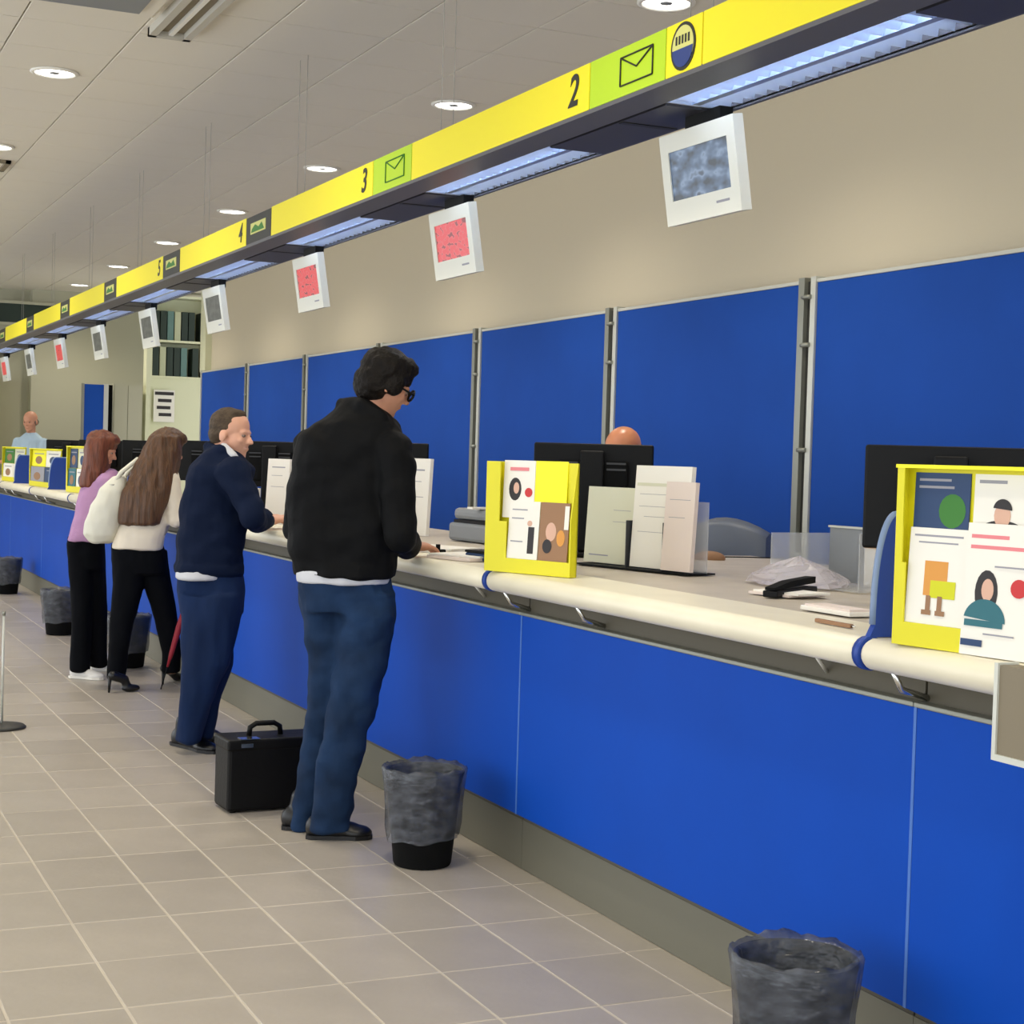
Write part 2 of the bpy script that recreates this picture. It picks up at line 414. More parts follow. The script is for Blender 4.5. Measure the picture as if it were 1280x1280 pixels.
# ------------------------------------------------------------------ partition screens
PXX = 5.0; PTOP = 2.435; PY0 = 7.21; PM = 2.185
def partition():
    r = local_thing('partition_panel', (0, 0, 0), 'tall blue fabric partition panel in grey metal posts behind the desks', 'partition', 'blue partition panels along the back wall')
    MB().bbox((PXX - .02, .075, .2), (PXX + .02, PM - .075, PTOP - .012), .004).build('fabric_board', 'blue_fabric', r)
    MB().box((PXX - .035, .022, .15), (PXX + .03, .075, PTOP + .02)).build('post', 'alu', r)
    MB().box((PXX - .03, PM - .072, .15), (PXX + .03, PM - .028, PTOP + .02)).build('post', 'alu_pale', r)
    MB().box((PXX - .01, -.028, .15), (PXX + .03, .022, PTOP)).build('gap_cover', 'alu_dark', r)
    MB().bbox((PXX - .024, .075, PTOP - .012), (PXX + .024, PM - .072, PTOP + .008), .003).build('top_rail', 'alu_pale', r)
    b = MB()
    for z in (1.0, 1.55, 2.1, 2.35): b.tube([(PXX - .035, .03, z), (PXX - .045, .0, z), (PXX - .035, -.04, z)], .012, 8)
    b.build('hinge', 'alu', r)
    return r
pp = partition(); pp.location = (0, PY0 - PM * 2, 0)
for k in range(-1, 6): copy_tree(pp, (0, PY0 + PM * k, 0))
# ------------------------------------------------------------------ canopy with signs and lights
SX = 2.5; SZ0 = 2.628; SZ1 = 2.785; SXB = 2.9
cn = thing('sign_canopy', (SX, 1.0, SZ0), 'long yellow overhead sign canopy with counter numbers hanging above the counter', 'sign')
h = MB()
h.box((SX + .012, .6, SZ0 + .012), (SX + .06, 23.4, SZ1 - .008)).box((SX + .06, .6, SZ1 - .03), (SXB, 23.4, SZ1 - .012)).box((SXB - .02, .6, SZ0 + .004), (SXB, 23.4, SZ1 - .03))
h.build('housing', 'housing', cn)
MB().box((SX - .002, .6, SZ0 - .014), (SX + .13, 23.4, SZ0 + .004)).build('front_lip', 'housing', cn)
MB().box((SX + .385, .6, SZ0 - .006), (SXB, 23.4, SZ0 + .006)).build('back_lip', 'housing', cn)
ICON = [4.925 + 2.135 * k for k in range(-1, 9)]
def textmesh(s, size, shear=.2):
    cu_ = bpy.data.curves.new('digit', 'FONT'); cu_.body = s; cu_.size = size; cu_.shear = shear; cu_.extrude = .0008; cu_.offset = .0025
    cu_.align_x = 'CENTER'; cu_.align_y = 'CENTER'
    o = bpy.data.objects.new('digit', cu_); COL.objects.link(o)
    dg = bpy.context.evaluated_depsgraph_get(); dg.update()
    me = bpy.data.meshes.new_from_object(o.evaluated_get(dg)); bpy.data.objects.remove(o); me.materials.clear(); me.materials.append(MATS['sign_black']); return me
def ysign(name, y0, y1, mt, z0=SZ0, z1=SZ1, proud=0.0):
    return MB().bbox((SX - .004 - proud, min(y0, y1), z0), (SX + .012, max(y0, y1), z1), .002).build(name, mt, cn)
zc = (SZ0 + SZ1) / 2
def facing_sign(me, y, z, dx=.0055):
    o = link('digit', me, cn)
    mw = Matrix(((0, 0, -1, SX - dx), (-1, 0, 0, y), (0, 1, 0, z), (0, 0, 0, 1)))
    o.matrix_local = Matrix.Translation(-Vector(WL(cn))) @ mw
    return o
def envelope(y0, y1, z0, z1, parent, mt='sign_black', xf=SX - .006):
    e = MB(); r = .0028
    a = (xf, y0, z0); b = (xf, y1, z0); c = (xf, y1, z1); d = (xf, y0, z1); mid = (xf, (y0 + y1) / 2, z0 + (z1 - z0) * .5)
    for p, q in ((a, b), (b, c), (c, d), (d, a), (d, mid), (mid, c)): e.tube([p, q], r, 6)
    return e.build('envelope_icon', mt, parent)
for k, yi in enumerate(ICON):
    num = k + 1
    nxt = ICON[k + 1] if k + 1 < len(ICON) else 23.4
    if k == 0: ysign('sign_panel', .6, yi - .6, 'sign_yellow')
    if num in (1, 2):
        gp = ysign('green_panel', yi - .505, yi - .003, 'sign_green'); envelope(yi - .43, yi - .22, zc - .045, zc + .045, cn)
        ysign('sign_panel', yi - .72, yi - .51, 'sign_yellow')
        yc = yi - .615
        for (r, mt, dx) in ((.072, 'sign_black', .0065), (.062, 'sign_pale', .0075)):
            d = MB(); d.rings([[(SX - q, yc + r * math.cos(t), zc + r * math.sin(t)) for t in [2 * math.pi * j / 28 for j in range(28)]] for q in (.004, dx)], 0, False)
            d.build('roundel', mt, cn)
        d = MB(); d.prism([(yc + .06 * math.cos(t), zc - .006 + .056 * math.sin(t)) for t in [math.pi + math.pi * j / 14 for j in range(15)]], 0, SX - .004, SX - .0085); d.build('roundel_base', 'sign_blue', cn)
        d = MB()
        for q in range(5): d.box((SX - .0085, yc - .04 + q * .018, zc + .008), (SX - .0072, yc - .03 + q * .018, zc + .034))
        d.build('roundel_mark', 'sign_black', cn)
        end = yi - .723
    elif num == 3:
        ysign('green_panel', yi - .48, yi - .003, 'sign_green'); envelope(yi - .4, yi - .17, zc - .045, zc + .045, cn, 'print_green')
        end = yi - .484
    else:
        ysign('dark_panel', yi - .5, yi - .003, 'sign_black', SZ0 + .004, SZ1 - .004)
        b = ysign('badge', yi - .4, yi - .1, 'sign_pale', SZ0 + .05, SZ1 - .045, .003)
        d = MB()
        d.prism([(yi - .38, zc - .02), (yi - .12, zc - .02), (yi - .14, zc + .0), (yi - .2, zc + .02), (yi - .27, zc + .0), (yi - .33, zc + .02)], 0, SX - .0088, SX - .0072)
        d.build('badge_mark', 'print_green', cn); end = yi - .504
    far = (nxt - (.723 if num + 1 in (1, 2) else .484 if num + 1 == 3 else .504)) if k + 1 < len(ICON) else 23.4
    ysign('sign_panel', yi + .003, far - .003, 'sign_yellow')
    if 2 <= num <= 5: facing_sign(textmesh(str(num), .15), yi + .12, zc)
# suspension wires
for y in [2.0 + 2.135 * k for k in range(10)]:
    for dy in (0, .14):
        MB().tube([(SX + .2, y + dy + .35, SZ1 - .02), (SX + .2, y + dy + .35, CZ - .008)], .0018, 6).build('suspension_wire', 'wire', cn)
# light fixtures and closed boxes between them
FX0, FX1 = SX + .145, SX + .385
def fixture():
    L = 1.25
    root = bpy.data.objects.new('light_fixture', None)
    fb = MB(); fb.box((FX0, 0, SZ0 + .085), (FX1, L, SZ0 + .1)).box((FX0 - .012, 0, SZ0), (FX0, L, SZ0 + .1)).box((FX1, 0, SZ0), (FX1 + .006, L, SZ0 + .1)).box((FX0, -.01, SZ0), (FX1, 0, SZ0 + .1)).box((FX0, L, SZ0), (FX1, L + .01, SZ0 + .1))
    me = fb.mesh('tray', 'reflector')
    tb = MB()
    for xx in (FX0 + .055, FX1 - .055): tb.tube([(xx, .03, SZ0 + .06), (xx, L - .03, SZ0 + .06)], .009, 10)
    tub = tb.mesh('tube', 'tube')
    mid = MB().prism([((FX0 + FX1) / 2 - .014, SZ0 + .002), ((FX0 + FX1) / 2 + .014, SZ0 + .002), ((FX0 + FX1) / 2, SZ0 + .055)], 1, 0, L).mesh('louver_spine', 'louver')
    bl = MB().add([(FX0, -.010, SZ0 + .05), (FX1, -.010, SZ0 + .05), (FX1, 0, SZ0 + .002), (FX0, 0, SZ0 + .002), (FX0, .010, SZ0 + .05), (FX1, .010, SZ0 + .05)],
                  [(0, 1, 2, 3), (3, 2, 5, 4), (0, 4, 5, 1), (0, 3, 4), (1, 5, 2)]).mesh('louver_blade', 'louver')
    return L, me, tub, mid, bl
L, ftray, ftube, fmid, fblade = fixture()
for k in range(-1, 9):
    yb = 3.435 + 2.135 * k
    fx = bpy.data.objects.new('light_fixture', ftray); COL.objects.link(fx); fx.parent = cn; fx.location = (-SX, yb - 1.0, -SZ0)
    for nm, me in (('tube', ftube), ('louver_spine', fmid)):
        o = bpy.data.objects.new(nm, me); COL.objects.link(o); o.parent = fx
    nb = 18
    for q in range(nb):
        o = bpy.data.objects.new('louver_blade', fblade); COL.objects.link(o); o.parent = fx; o.location = (0, (q + .5) * L / nb, 0)
    a = yb + L + .012; b = yb + 2.135 - .012
    MB().box((SX + .16, a, SZ0 - .008), (SX + .385, b, SZ0 + .03)).build('closed_box', 'housing_dark', cn)
    MB().box((SX + .165, a + .3, SZ0 - .011), (SX + .38, a + .33, SZ0 - .008)).build('joint_strip', 'sign_black', cn)
# ------------------------------------------------------------------ hanging queue displays
SCR0 = 4.715; SCRM = 2.138
kinds = ['blue', 'red', 'red', 'grey', 'grey', 'grey', 'red', 'grey', 'red']
slab = ['white hanging display showing a blue picture, under the sign for counter 2',
        'white hanging display lit red, under the sign for counter 3',
        'white hanging display lit red, next before the dim grey ones',
        'white hanging display with dim grey screen, next past the red one for counter 4',
        'white hanging display with dim grey screen in front of the shelf of binders',
        'white hanging display with dim grey screen, past the one before the binders',
        'white hanging display lit red, second last before the far end of the canopy',
        'white hanging display with dim screen, between the two red ones at the far end',
        'white hanging display lit red at the far end of the canopy']
TILT = math.radians(9)
for k in range(9):
    y = SCR0 + SCRM * k
    r = local_thing('queue_display', (2.83, y, SZ0), slab[k], 'display', 'displays hanging under the sign canopy')
    ca, sa = math.cos(TILT), math.sin(TILT)
    def loc(a, b, c):                                         # a along y, b up from the panel centre, c out of the face
        zc_ = -.205
        return np.array([-(c * ca) - b * sa, a, zc_ + b * ca - c * sa])
    def slabbox(a0, a1, b0, b1, c0, c1):
        q = MB(); vs = [loc(a, b, c) for c in (c0, c1) for (a, b) in ((a0, b0), (a1, b0), (a1, b1), (a0, b1))]
        q.add(vs, [(0, 3, 2, 1), (4, 5, 6, 7), (0, 1, 5, 4), (1, 2, 6, 5), (2, 3, 7, 6), (3, 0, 4, 7)]); return q
    w = .235; hh = .152
    slabbox(-w, w, -hh, hh, -.012, .02).build('case', 'screen_white', r)
    q = MB()
    for a0, a1, b0, b1 in ((-w, w, hh - .06, hh), (-w, w, -hh, -hh + .08), (-w, -w + .05, -hh + .08, hh - .06), (w - .05, w, -hh + .08, hh - .06)):
        q2 = slabbox(a0, a1, b0, b1, .02, .026); q.add(q2.v, q2.f)
    q.build('bezel', 'screen_white', r)
    slabbox(-w + .05, w - .05, -hh + .08, hh - .06, .0203, .0215).build('screen', 'lcd_' + kinds[k], r)
    slabbox(-.17, -.09, -hh + .04, -hh + .048, .026, .0265).build('maker_mark', 'print_grey', r)
    bk = MB(); bk.box((-.02, -.11, -.06), (.03, .11, -.007)); bk.tube([(.0, 0, -.04), tuple(loc(0, .1, -.012))], .02, 8)
    bk.build('mount', 'black_plastic', r)
# ------------------------------------------------------------------ downlights
def downlight():
    r = local_thing('downlight', (0, 0, 0), '', 'light')
    MB().lathe([(.14, -.0075), (.14, -.013), (.118, -.02), (.112, -.01), (.112, -.0075)], n=28).build('trim_ring', 'white_trim', r)
    MB().lathe([(.001, -.012), (.11, -.012), (.11, -.008), (.001, -.008)], n=28).build('diffuser', 'lamp_glow', r)
    MB().lathe([(.001, -.016), (.028, -.016), (.032, -.012), (.001, -.012)], n=14).build('lamp_holder', 'grey_plastic', r)
    return r
sp = bpy.data.lights.new('downlight_beam', 'SPOT'); sp.energy = DOWNLIGHT_W; sp.spot_size = math.radians(140); sp.spot_blend = 1; sp.shadow_soft_size = .11; sp.color = (1, .9, .74)
d0 = downlight(); first = True
for row, x, lab in ((LIGHTS_R, 3.87, 'round recessed downlight in the ceiling above the staff desks'), (LIGHTS_L, 1.53, 'round recessed downlight in the ceiling over the tiled customer floor')):
    for y in row:
        if first: o = d0; first = False
        else: o = copy_tree(d0)
        o.location = (x, y, CZ); tag(o, lab, 'light', 'recessed ceiling downlights')
        lo = bpy.data.objects.new('beam', sp); COL.objects.link(lo); lo.parent = o; lo.location = (0, 0, -.04)
# ceiling slot fittings at the top left
r = thing('ceiling_vent', (1.93, 8.4, CZ), 'pale linear slot diffuser in the ceiling above the queue area', 'vent')
q = MB(); q.box((1.80, 7.2, CZ - .05), (1.84, 8.66, CZ - .006)).box((1.98, 7.2, CZ - .05), (2.02, 8.66, CZ - .006)).box((1.80, 8.62, CZ - .05), (2.02, 8.66, CZ - .006)); q.build('frame', 'ceiling_grid', r)
MB().box((1.84, 7.2, CZ - .02), (1.98, 8.62, CZ - .007)).build('slot', 'taupe', r)
MB().box((1.9, 7.2, CZ - .04), (1.925, 8.62, CZ - .02)).build('blade', 'white_trim', r)
r = thing('ceiling_unit', (1.4, 7.6, CZ), 'grey square air unit recessed in the ceiling beside the slot diffuser', 'air unit')
q = MB(); q.bbox((1.0, 7.4, CZ - .045), (1.76, 8.32, CZ - .006), .02); q.build('frame', 'ceiling_tile', r)
MB().box((1.1, 7.5, CZ - .06), (1.66, 8.2, CZ - .045)).build('grille', 'grey_plastic', r)
r = thing('ceiling_hatch', (1.5, 13.2, CZ), 'thin dark framed access hatch in the ceiling near a downlight', 'hatch')
q = MB(); q.box((1.2, 13.6, CZ - .03), (1.72, 13.64, CZ - .006)).box((1.68, 13.2, CZ - .03), (1.72, 13.64, CZ - .006)).box((1.2, 13.2, CZ - .03), (1.72, 13.24, CZ - .006)); q.build('frame', 'taupe', r)
MB().box((1.2, 13.24, CZ - .012), (1.68, 13.6, CZ - .006)).build('panel', 'ceiling_tile', r)

# ------------------------------------------------------------------ monitors on the desks
def monitor():
    r = local_thing('computer_monitor', (0, 0, 0), '', 'monitor')
    # local: width along -y..+y, back of the case faces -x
    MB().bbox((-.015, -.25, .16), (.025, .25, .47), .008).build('case', 'black_plastic', r)
    MB().bbox((-.05, -.15, .2), (-.015, .15, .4), .012).build('rear_housing', 'black_matte', r)
    MB().box((.0252, -.235, .18), (.026, .235, .455)).build('screen', 'dark_grey_plastic', r)
    MB().bbox((-.075, -.05, .02), (-.05, .05, .44), .008).build('stand_neck', 'black_plastic', r)
    MB().bbox((-.11, -.12, 0), (.1, .12, .02), .006).build('stand_base', 'black_plastic', r)
    v = MB()
    for z in (.36, .385): v.box((-.0525, -.14, z), (-.0505, -.06, z + .008)); v.box((-.0525, .06, z), (-.0505, .14, z + .008))
    v.build('vent_slots', 'dark_grey_plastic', r)
    return r
mo = monitor(); p_ = on(1187, 640, 0, 3.2); mo.location = (3.2, p_[1], CT_Z); mo.rotation_euler = (0, 0, .85); tag(mo, 'black flat monitor seen from behind the large yellow leaflet stand', 'monitor', 'monitors on the staff desks')
def putmon(y, label, x=3.16, rz=0):
    c = copy_tree(mo, (x, y, CT_Z), None, rz); tag(c, label)
putmon(float(on(741, 600, 0, 3.16)[1]), 'black flat monitor seen from the back, hiding the bald clerk up to his crown', rz=1.0)
putmon(float(on(479, 600, 0, 3.16)[1]), 'black flat monitor seen from the back beyond the man in the black jacket', rz=1.1)
putmon(float(on(338, 600, 0, 3.16)[1]), 'black flat monitor seen from the back beyond the man in the navy jacket', rz=1.1)
for y in (12.5, 14.7, 16.9, 19.0): putmon(y, 'black flat monitor seen from the back far along the counter', rz=1.1)

# ------------------------------------------------------------------ leaflet stands and leaflets
def frame2(p0, p1):                                           # origin p0, width direction p0->p1, returns rotation about z
    d = np.array(p1) - np.array(p0); return math.atan2(d[1], d[0])
class Sheet:                                                  # flat printed sheet standing in a local frame (x width, z height, face at -y)
    def __init__(s, name, origin, rz, w, h, lean, label, cat, group, paper='paper', off=(0, 0, 0), thick=.004):
        M = Matrix.Translation(Vector(tuple(map(float, origin)))) @ Matrix.Rotation(rz, 4, 'Z') @ Matrix.Translation(Vector(off)) @ Matrix.Rotation(-lean, 4, 'X')
        s.o = bpy.data.objects.new(name, None); COL.objects.link(s.o); s.o.matrix_world = M; tag(s.o, label, cat, group); WLOC[s.o.name] = (0, 0, 0)
        s.w = w; s.h = h; s.layer = 0
        MB().box((0, 0, 0), (w, thick, h)).build('sheet', paper, s.o)
    def quad(s, x0, x1, z0, z1, mt):
        s.layer += 1; d = -.0004 * s.layer
        MB().box((x0 * s.w, d, z0 * s.h), (x1 * s.w, d + .0004, z1 * s.h)).build('print', mt, s.o); return s
    def disc(s, x, z, rx, rz, mt, n=18, a0=0, a1=2 * math.pi):
        s.layer += 1; d = -.0004 * s.layer
        o = [(x * s.w + rx * s.w * math.cos(a0 + (a1 - a0) * i / n), z * s.h + rz * s.h * math.sin(a0 + (a1 - a0) * i / n)) for i in range(n)]
        MB().prism(o, 1, d, d + .0004).build('print', mt, s.o); return s
    def lines(s, rows, mt):
        s.layer += 1; d = -.0004 * s.layer; q = MB()
        for x0, x1, z, t in rows: q.box((x0 * s.w, d, (z - t) * s.h), (x1 * s.w, d + .0004, (z + t) * s.h))
        q.build('print', mt, s.o); return s
def stand(p0, rz, w, h, label, flange):
    r = local_thing('leaflet_stand', p0, label, 'leaflet stand', 'yellow card leaflet stands', rz)
    q = MB(); q.box((0, .03, 0), (w, .036, h)); q.build('back_board', 'yellow_card', r)
    MB().box((0, .004, 0), (.005, .03, h)).build('side_panel', 'yellow_card', r)
    MB().prism([(.0, 0), (.036, 0), (.036, h), (.03, h), (.0, h * .5)], 0, w - .005, w).build('side_panel', 'yellow_card', r)
    MB().prism([(.036, 0), (.1, 0), (.036, h * .6)], 0, w * .48, w * .52).build('rear_strut', 'yellow_card', r)
    MB().box((0, 0, 0), (flange * .65, .004, h)).build('flange', 'yellow_card', r)
    MB().box((flange * .65, 0, 0), (flange, .004, h * .46)).build('flange', 'yellow_card', r)
    MB().box((flange, 0, 0), (w - .005, .004, h * .13)).build('front_pocket', 'yellow_card', r)
    MB().box((.005, .004, 0), (w - .005, .03, .004)).build('floor_card', 'yellow_card', r)
    MB().box((.005, .018, .004), (w - .005, .02, h * .4)).build('rear_pocket', 'yellow_card', r)
    MB().box((-.004, -.002, h - .006), (w + .004, .038, h + .002)).build('top_edge', 'yellow_print', r) if flange < .06 else None
    return r
# near stand
a = on(1116, 805, 2, CT_Z); b = on(1280, 829, 2, CT_Z)
rzn = frame2(a, b); a = a + np.array([.004, .01, .001])
stand(a, rzn, .40, .405, 'large yellow leaflet stand at the counter edge beside the blue divider', .032)
G1 = 'leaflets in the large yellow stand'
s = Sheet('leaflet', a, rzn, .158, .2, .03, 'navy leaflet with green globe in the large yellow stand', 'leaflet', G1, 'print_navy', (.03, .0215, .19), .003)
s.disc(.7, .58, .24, .19, 'print_green').lines([(.08, .66, .92, .014), (.08, .72, .84, .014)], 'print_grey')
s = Sheet('leaflet', a, rzn, .158, .2, .03, 'white leaflet with a head in a dark cap in the large yellow stand', 'leaflet', G1, 'paper', (.2, .0215, .19), .003)
s.lines([(.08, .55, .92, .018)], 'print_grey').disc(.5, .38, .38, .13, 'print_black', a1=math.pi).disc(.5, .56, .14, .13, 'print_skin').disc(.5, .62, .16, .12, 'print_black', a1=math.pi)
s = Sheet('leaflet', a, rzn, .166, .215, .06, 'white leaflet with an orange and lime figure in the large yellow stand', 'leaflet', G1, 'paper', (.029, .006, .052), .004)
s.lines([(.08, .92, .92, .01), (.16, .84, .85, .008)], 'print_grey').quad(.3, .7, .3, .66, 'print_orange').quad(.42, .85, .28, .46, 'print_lime').quad(.36, .44, .14, .3, 'print_brown').quad(.56, .64, .14, .3, 'print_brown').quad(.3, .46, .1, .15, 'print_brown').quad(.54, .7, .1, .15, 'print_brown')
s = Sheet('leaflet', a, rzn, .18, .285, .06, 'tall white leaflet with a dark-haired figure in teal and a red spot', 'leaflet', G1, 'paper', (.2, -.005, .0), .004)
s.lines([(.06, .62, .9, .014), (.06, .9, .82, .014)], 'print_rose').disc(.34, .48, .17, .17, 'print_black').disc(.36, .5, .09, .085, 'print_skin').disc(.34, .26, .31, .17, 'print_teal', a1=math.pi).quad(.05, .62, .22, .27, 'print_teal').disc(.82, .53, .12, .07, 'print_red').quad(.02, .34, .07, .12, 'print_navy').lines([(.35, .8, .17, .006), (.45, .9, .68, .006)], 'print_grey')
# second stand
a = on(601, 713, 2, CT_Z); b = on(709, 723, 2, CT_Z); rz2 = frame2(a, b); a = a + np.array([.012, 0, .001])
w2 = float(np.linalg.norm(np.array(b) - np.array(a)))
stand(a, rz2, w2, .385, 'small yellow leaflet stand at the counter edge before the white form holder', .10)
G2 = 'leaflets in the small yellow stand'
s = Sheet('leaflet', a, rz2, .145, .2, .03, 'white leaflet with a dark figure and red spot, upper row of the small yellow stand', 'leaflet', G2, 'paper', (.06, .0215, .19), .003)
s.disc(.38, .5, .2, .2, 'print_black').disc(.42, .52, .09, .1, 'print_skin').disc(.82, .45, .12, .08, 'print_red').lines([(.2, .8, .85, .03)], 'print_rose')
s = Sheet('leaflet', a, rz2, .145, .2, .03, 'plain bright yellow leaflet in the small yellow stand', 'leaflet', G2, 'yellow_print', (.207, .0215, .19), .003)
s.lines([(.1, .6, .1, .01)], 'yellow_card')
s = Sheet('leaflet', a, rz2, .14, .2, .06, 'white leaflet with a slim black standing figure in the small yellow stand', 'leaflet', G2, 'paper', (.1, .006, .05), .004)
s.quad(.66, .86, .1, .56, 'print_black').disc(.7, .62, .08, .05, 'print_skin').lines([(.1, .6, .85, .01), (.1, .5, .7, .01), (.1, .5, .3, .01)], 'print_grey')
s = Sheet('leaflet', a, rz2, .13, .2, .06, 'brown photo leaflet with small figures in the small yellow stand', 'leaflet', G2, 'print_brown', (.244, .006, .05), .004)
s.disc(.4, .5, .18, .16, 'print_skin').disc(.75, .4, .14, .14, 'print_orange').disc(.3, .25, .16, .12, 'print_black').quad(.85, 1, .55, .95, 'paper')
# white form holder
a = on(721, 705, 2, CT_Z); b = on(864, 720, 2, CT_Z); rz3 = frame2(a, b); Lh = float(np.linalg.norm(b - a)); k3 = Lh / 143
r = local_thing('form_holder', a + np.array([0, 0, .001]), 'clear desk holder for white forms behind the small yellow stand', 'form holder', None, rz3)
MB().box((0, -.02, 0), (Lh, .12, .006)).build('base', 'black_plastic', r)
MB().box((0, .075, .006), (Lh, .079, .26)).build('back_plate', 'clear', r)
for t in (.44, .755): MB().box((Lh * t - .002, .0, .006), (Lh * t + .002, .075, .18)).build('side_divider', 'dark_grey_plastic', r)
zz = depth(a) / F
s = Sheet('form_stack', a, rz3, Lh * .44, 94 * zz, .06, 'pale green tinged form stack at the left of the clear holder', 'forms', 'forms in the clear holder', 'paper_green', (.004, .03, .012), .02)
s.lines([(.1, .5, .1, .008), (.55, .9, .55, .003), (.55, .9, .7, .003)], 'print_grey')
s = Sheet('form_stack', a, rz3, Lh * .47, 122 * zz, .06, 'tallest form stack, in the middle of the clear holder', 'forms', 'forms in the clear holder', 'paper', (Lh * .45 + .004, .012, .012), .02)
s.lines([(.1, .9, .72, .002), (.1, .8, .6, .002), (.2, .9, .5, .002), (.1, .7, .35, .002)], 'print_grey').quad(.04, .8, .8, .83, 'paper_green')
s = Sheet('form_stack', a, rz3, Lh * .24, 104 * zz, .06, 'narrow pinkish form stack at the right of the clear holder', 'forms', 'forms in the clear holder', 'paper_pink', (Lh * .765, -.012, .012), .018)
s.lines([(.15, .85, .8, .003), (.15, .7, .6, .003)], 'print_grey')
# far stands
def farstand(u0, u1, vb, vt, cols, label):
    a = on(u0, vb, 2, CT_Z)
    x = max(float(a[0]), RX + .05); a = on(u0, vb, 0, x); a[2] = CT_Z + .001
    b = on(u1, vb, 0, x + .08); b[2] = a[2]; w = float(np.linalg.norm(b - a)); rz = frame2(a, b); hgt = (vb - vt) * depth(a) / F
    stand(a, rz, w, hgt, label, .03)
    for i, c in enumerate(cols):
        s = Sheet('leaflet', a, rz, w / 2 - .03, hgt * .42, .04, 'small ' + c.split('_')[-1].replace('print', 'yellow').replace('paper', 'white') + ' sheet in the ' + label.replace(' stand', ' rack', 1), 'leaflet', 'leaflets in the far stands', c, (.025 + (i % 2) * (w / 2 - .01),   .006 if i < 2 else .0215, hgt * (.1 if i < 2 else .53)), .003)
        s.lines([(.15, .85, .8, .03)], 'print_grey').disc(.5, .4, .25, .25, 'print_navy' if i % 2 else 'print_brown')
farstand(36, 72, 612, 566, ['print_grey', 'print_navy', 'yellow_print', 'paper'], 'yellow leaflet stand before the clerk in blue')
farstand(2, 28, 607, 565, ['paper', 'paper', 'print_green', 'paper_green'], 'yellow leaflet stand at the far counter end')
farstand(82, 104, 617, 560, ['print_teal', 'paper', 'print_navy', 'paper_green'], 'leaflet stand beside the woman in purple')

# ------------------------------------------------------------------ small things on the desks
def slabthing(name, u0, v0, u1, v1, h, wd, mt, label, cat, group=None, zz=CT_Z, parts=None):
    a = on(u0, v0, 2, zz); b = on(u1, v1, 2, zz); rz = frame2(a, b); L_ = float(np.linalg.norm(b - a))
    r = local_thing(name, a + np.array([0, 0, .001]), label, cat, group, rz)
    MB().bbox((0, 0, 0), (L_, wd, h), min(h, wd) * .2).build('body', mt, r)
    return r, L_
r, L_ = slabthing('stapler', 972, 748, 1022, 741, .02, .05, 'black_plastic', 'black stapler lying at the edge of the desk by the clear tray', 'stapler')
MB().prism([(0, .022), (L_, .03), (L_, .05), (L_ * .4, .045), (0, .03)], 1, .008, .042).build('upper_arm', 'black_matte', r)
r, L_ = slabthing('paper_stack', 935, 742, 985, 748, .008, .16, 'paper_pink', 'loose pale papers under the black stapler', 'papers')
MB().box((.01, .012, .008), (L_ + .03, .15, .014)).build('top_sheet', 'paper', r)
r, L_ = slabthing('envelope_pack', 1000, 762, 1062, 772, .012, .1, 'paper', 'white paper pack beside the near blue divider', 'papers')
MB().box((.01, .008, .012), (L_ - .01, .08, .018)).build('top_sheet', 'paper_pink', r)
r, L_ = slabthing('ballpoint_pen', 1018, 778, 1062, 786, .01, .012, 'print_brown', 'brown pen lying against the near blue divider', 'pen')
MB().tube([(L_, .006, .005), (L_ + .015, .006, .005)], [.004, .001], 6).build('tip', 'chrome', r)
# clear tray with film
a = on(962, 728, 2, CT_Z); b = on(1073, 742, 2, CT_Z); rz = frame2(a, b); L_ = float(np.linalg.norm(b - a))
r = local_thing('letter_tray', a + np.array([0, 0, .001]), 'clear plastic tray holding papers beside the near blue divider', 'tray', None, rz)
MB().box((0, 0, 0), (L_, .26, .005)).build('base', 'clear', r)
MB().box((0, 0, .005), (.005, .26, .17)).build('side', 'clear', r); MB().box((L_ - .005, 0, .005), (L_, .26, .19)).build('side', 'clear', r)
MB().box((.005, .255, .005), (L_ - .005, .26, .19)).build('back', 'grey_plastic', r); MB().box((0, .25, .19), (L_, .265, .197)).build('rim', 'alu_pale', r)
r2 = local_thing('envelope', a + np.array([0, 0, .007]), 'white envelope with an orange flap inside the clear tray', 'envelope', None, rz)
MB().box((L_ * .55, .2, 0), (L_ * .9, .21, .13)).build('sheet', 'paper', r2); MB().box((L_ * .55, .199, .125), (L_ * .9, .211, .16)).build('flap', 'print_orange', r2)
# crumpled film
a = on(1000, 735, 2, CT_Z); q = MB(); n1, n2 = 9, 18; R_ = []
for i in range(n1):
    t = i / (n1 - 1); ring = []
    for j in range(n2):
        p = 2 * math.pi * j / n2; rr = (.18 * (1 - t ** 1.6) + .01) * (1 + .18 * mnoise.noise((i * .5, math.cos(p) * 2, math.sin(p) * 2)))
        ring.append((a[0] + .06 + rr * math.cos(p) * .8, a[1] + .1 + rr * math.sin(p) * 1.1, CT_Z + .006 + t * .09 + .01 * mnoise.noise((j * .7, i * .6, 3))))
    R_.append(ring)
q.rings(R_, 0, False); o = q.build('plastic_wrap', 'film_white', None, (float(a[0]), float(a[1]), CT_Z)); tag(o, 'crumpled translucent plastic wrap heaped by the clear tray', 'wrap')
# computer mouse
a = on(887, 699, 2, CT_Z); r = thing('computer_mouse', (a[0], a[1], CT_Z), 'small dark mouse on the grey desk behind the counter', 'mouse')
q = MB(); q.ell((a[0], a[1], CT_Z + .005), (.06, -.03, 0), (.015, .03, 0), (0, 0, .03)); q.build('shell', 'print_brown', r)
MB().tube([(a[0] + .05, a[1], CT_Z + .01), (a[0] + .2, a[1] + .05, CT_Z + .006), (a[0] + .36, a[1] - .02, CT_Z + .006)], .003, 6).build('cable', 'black_plastic', r)
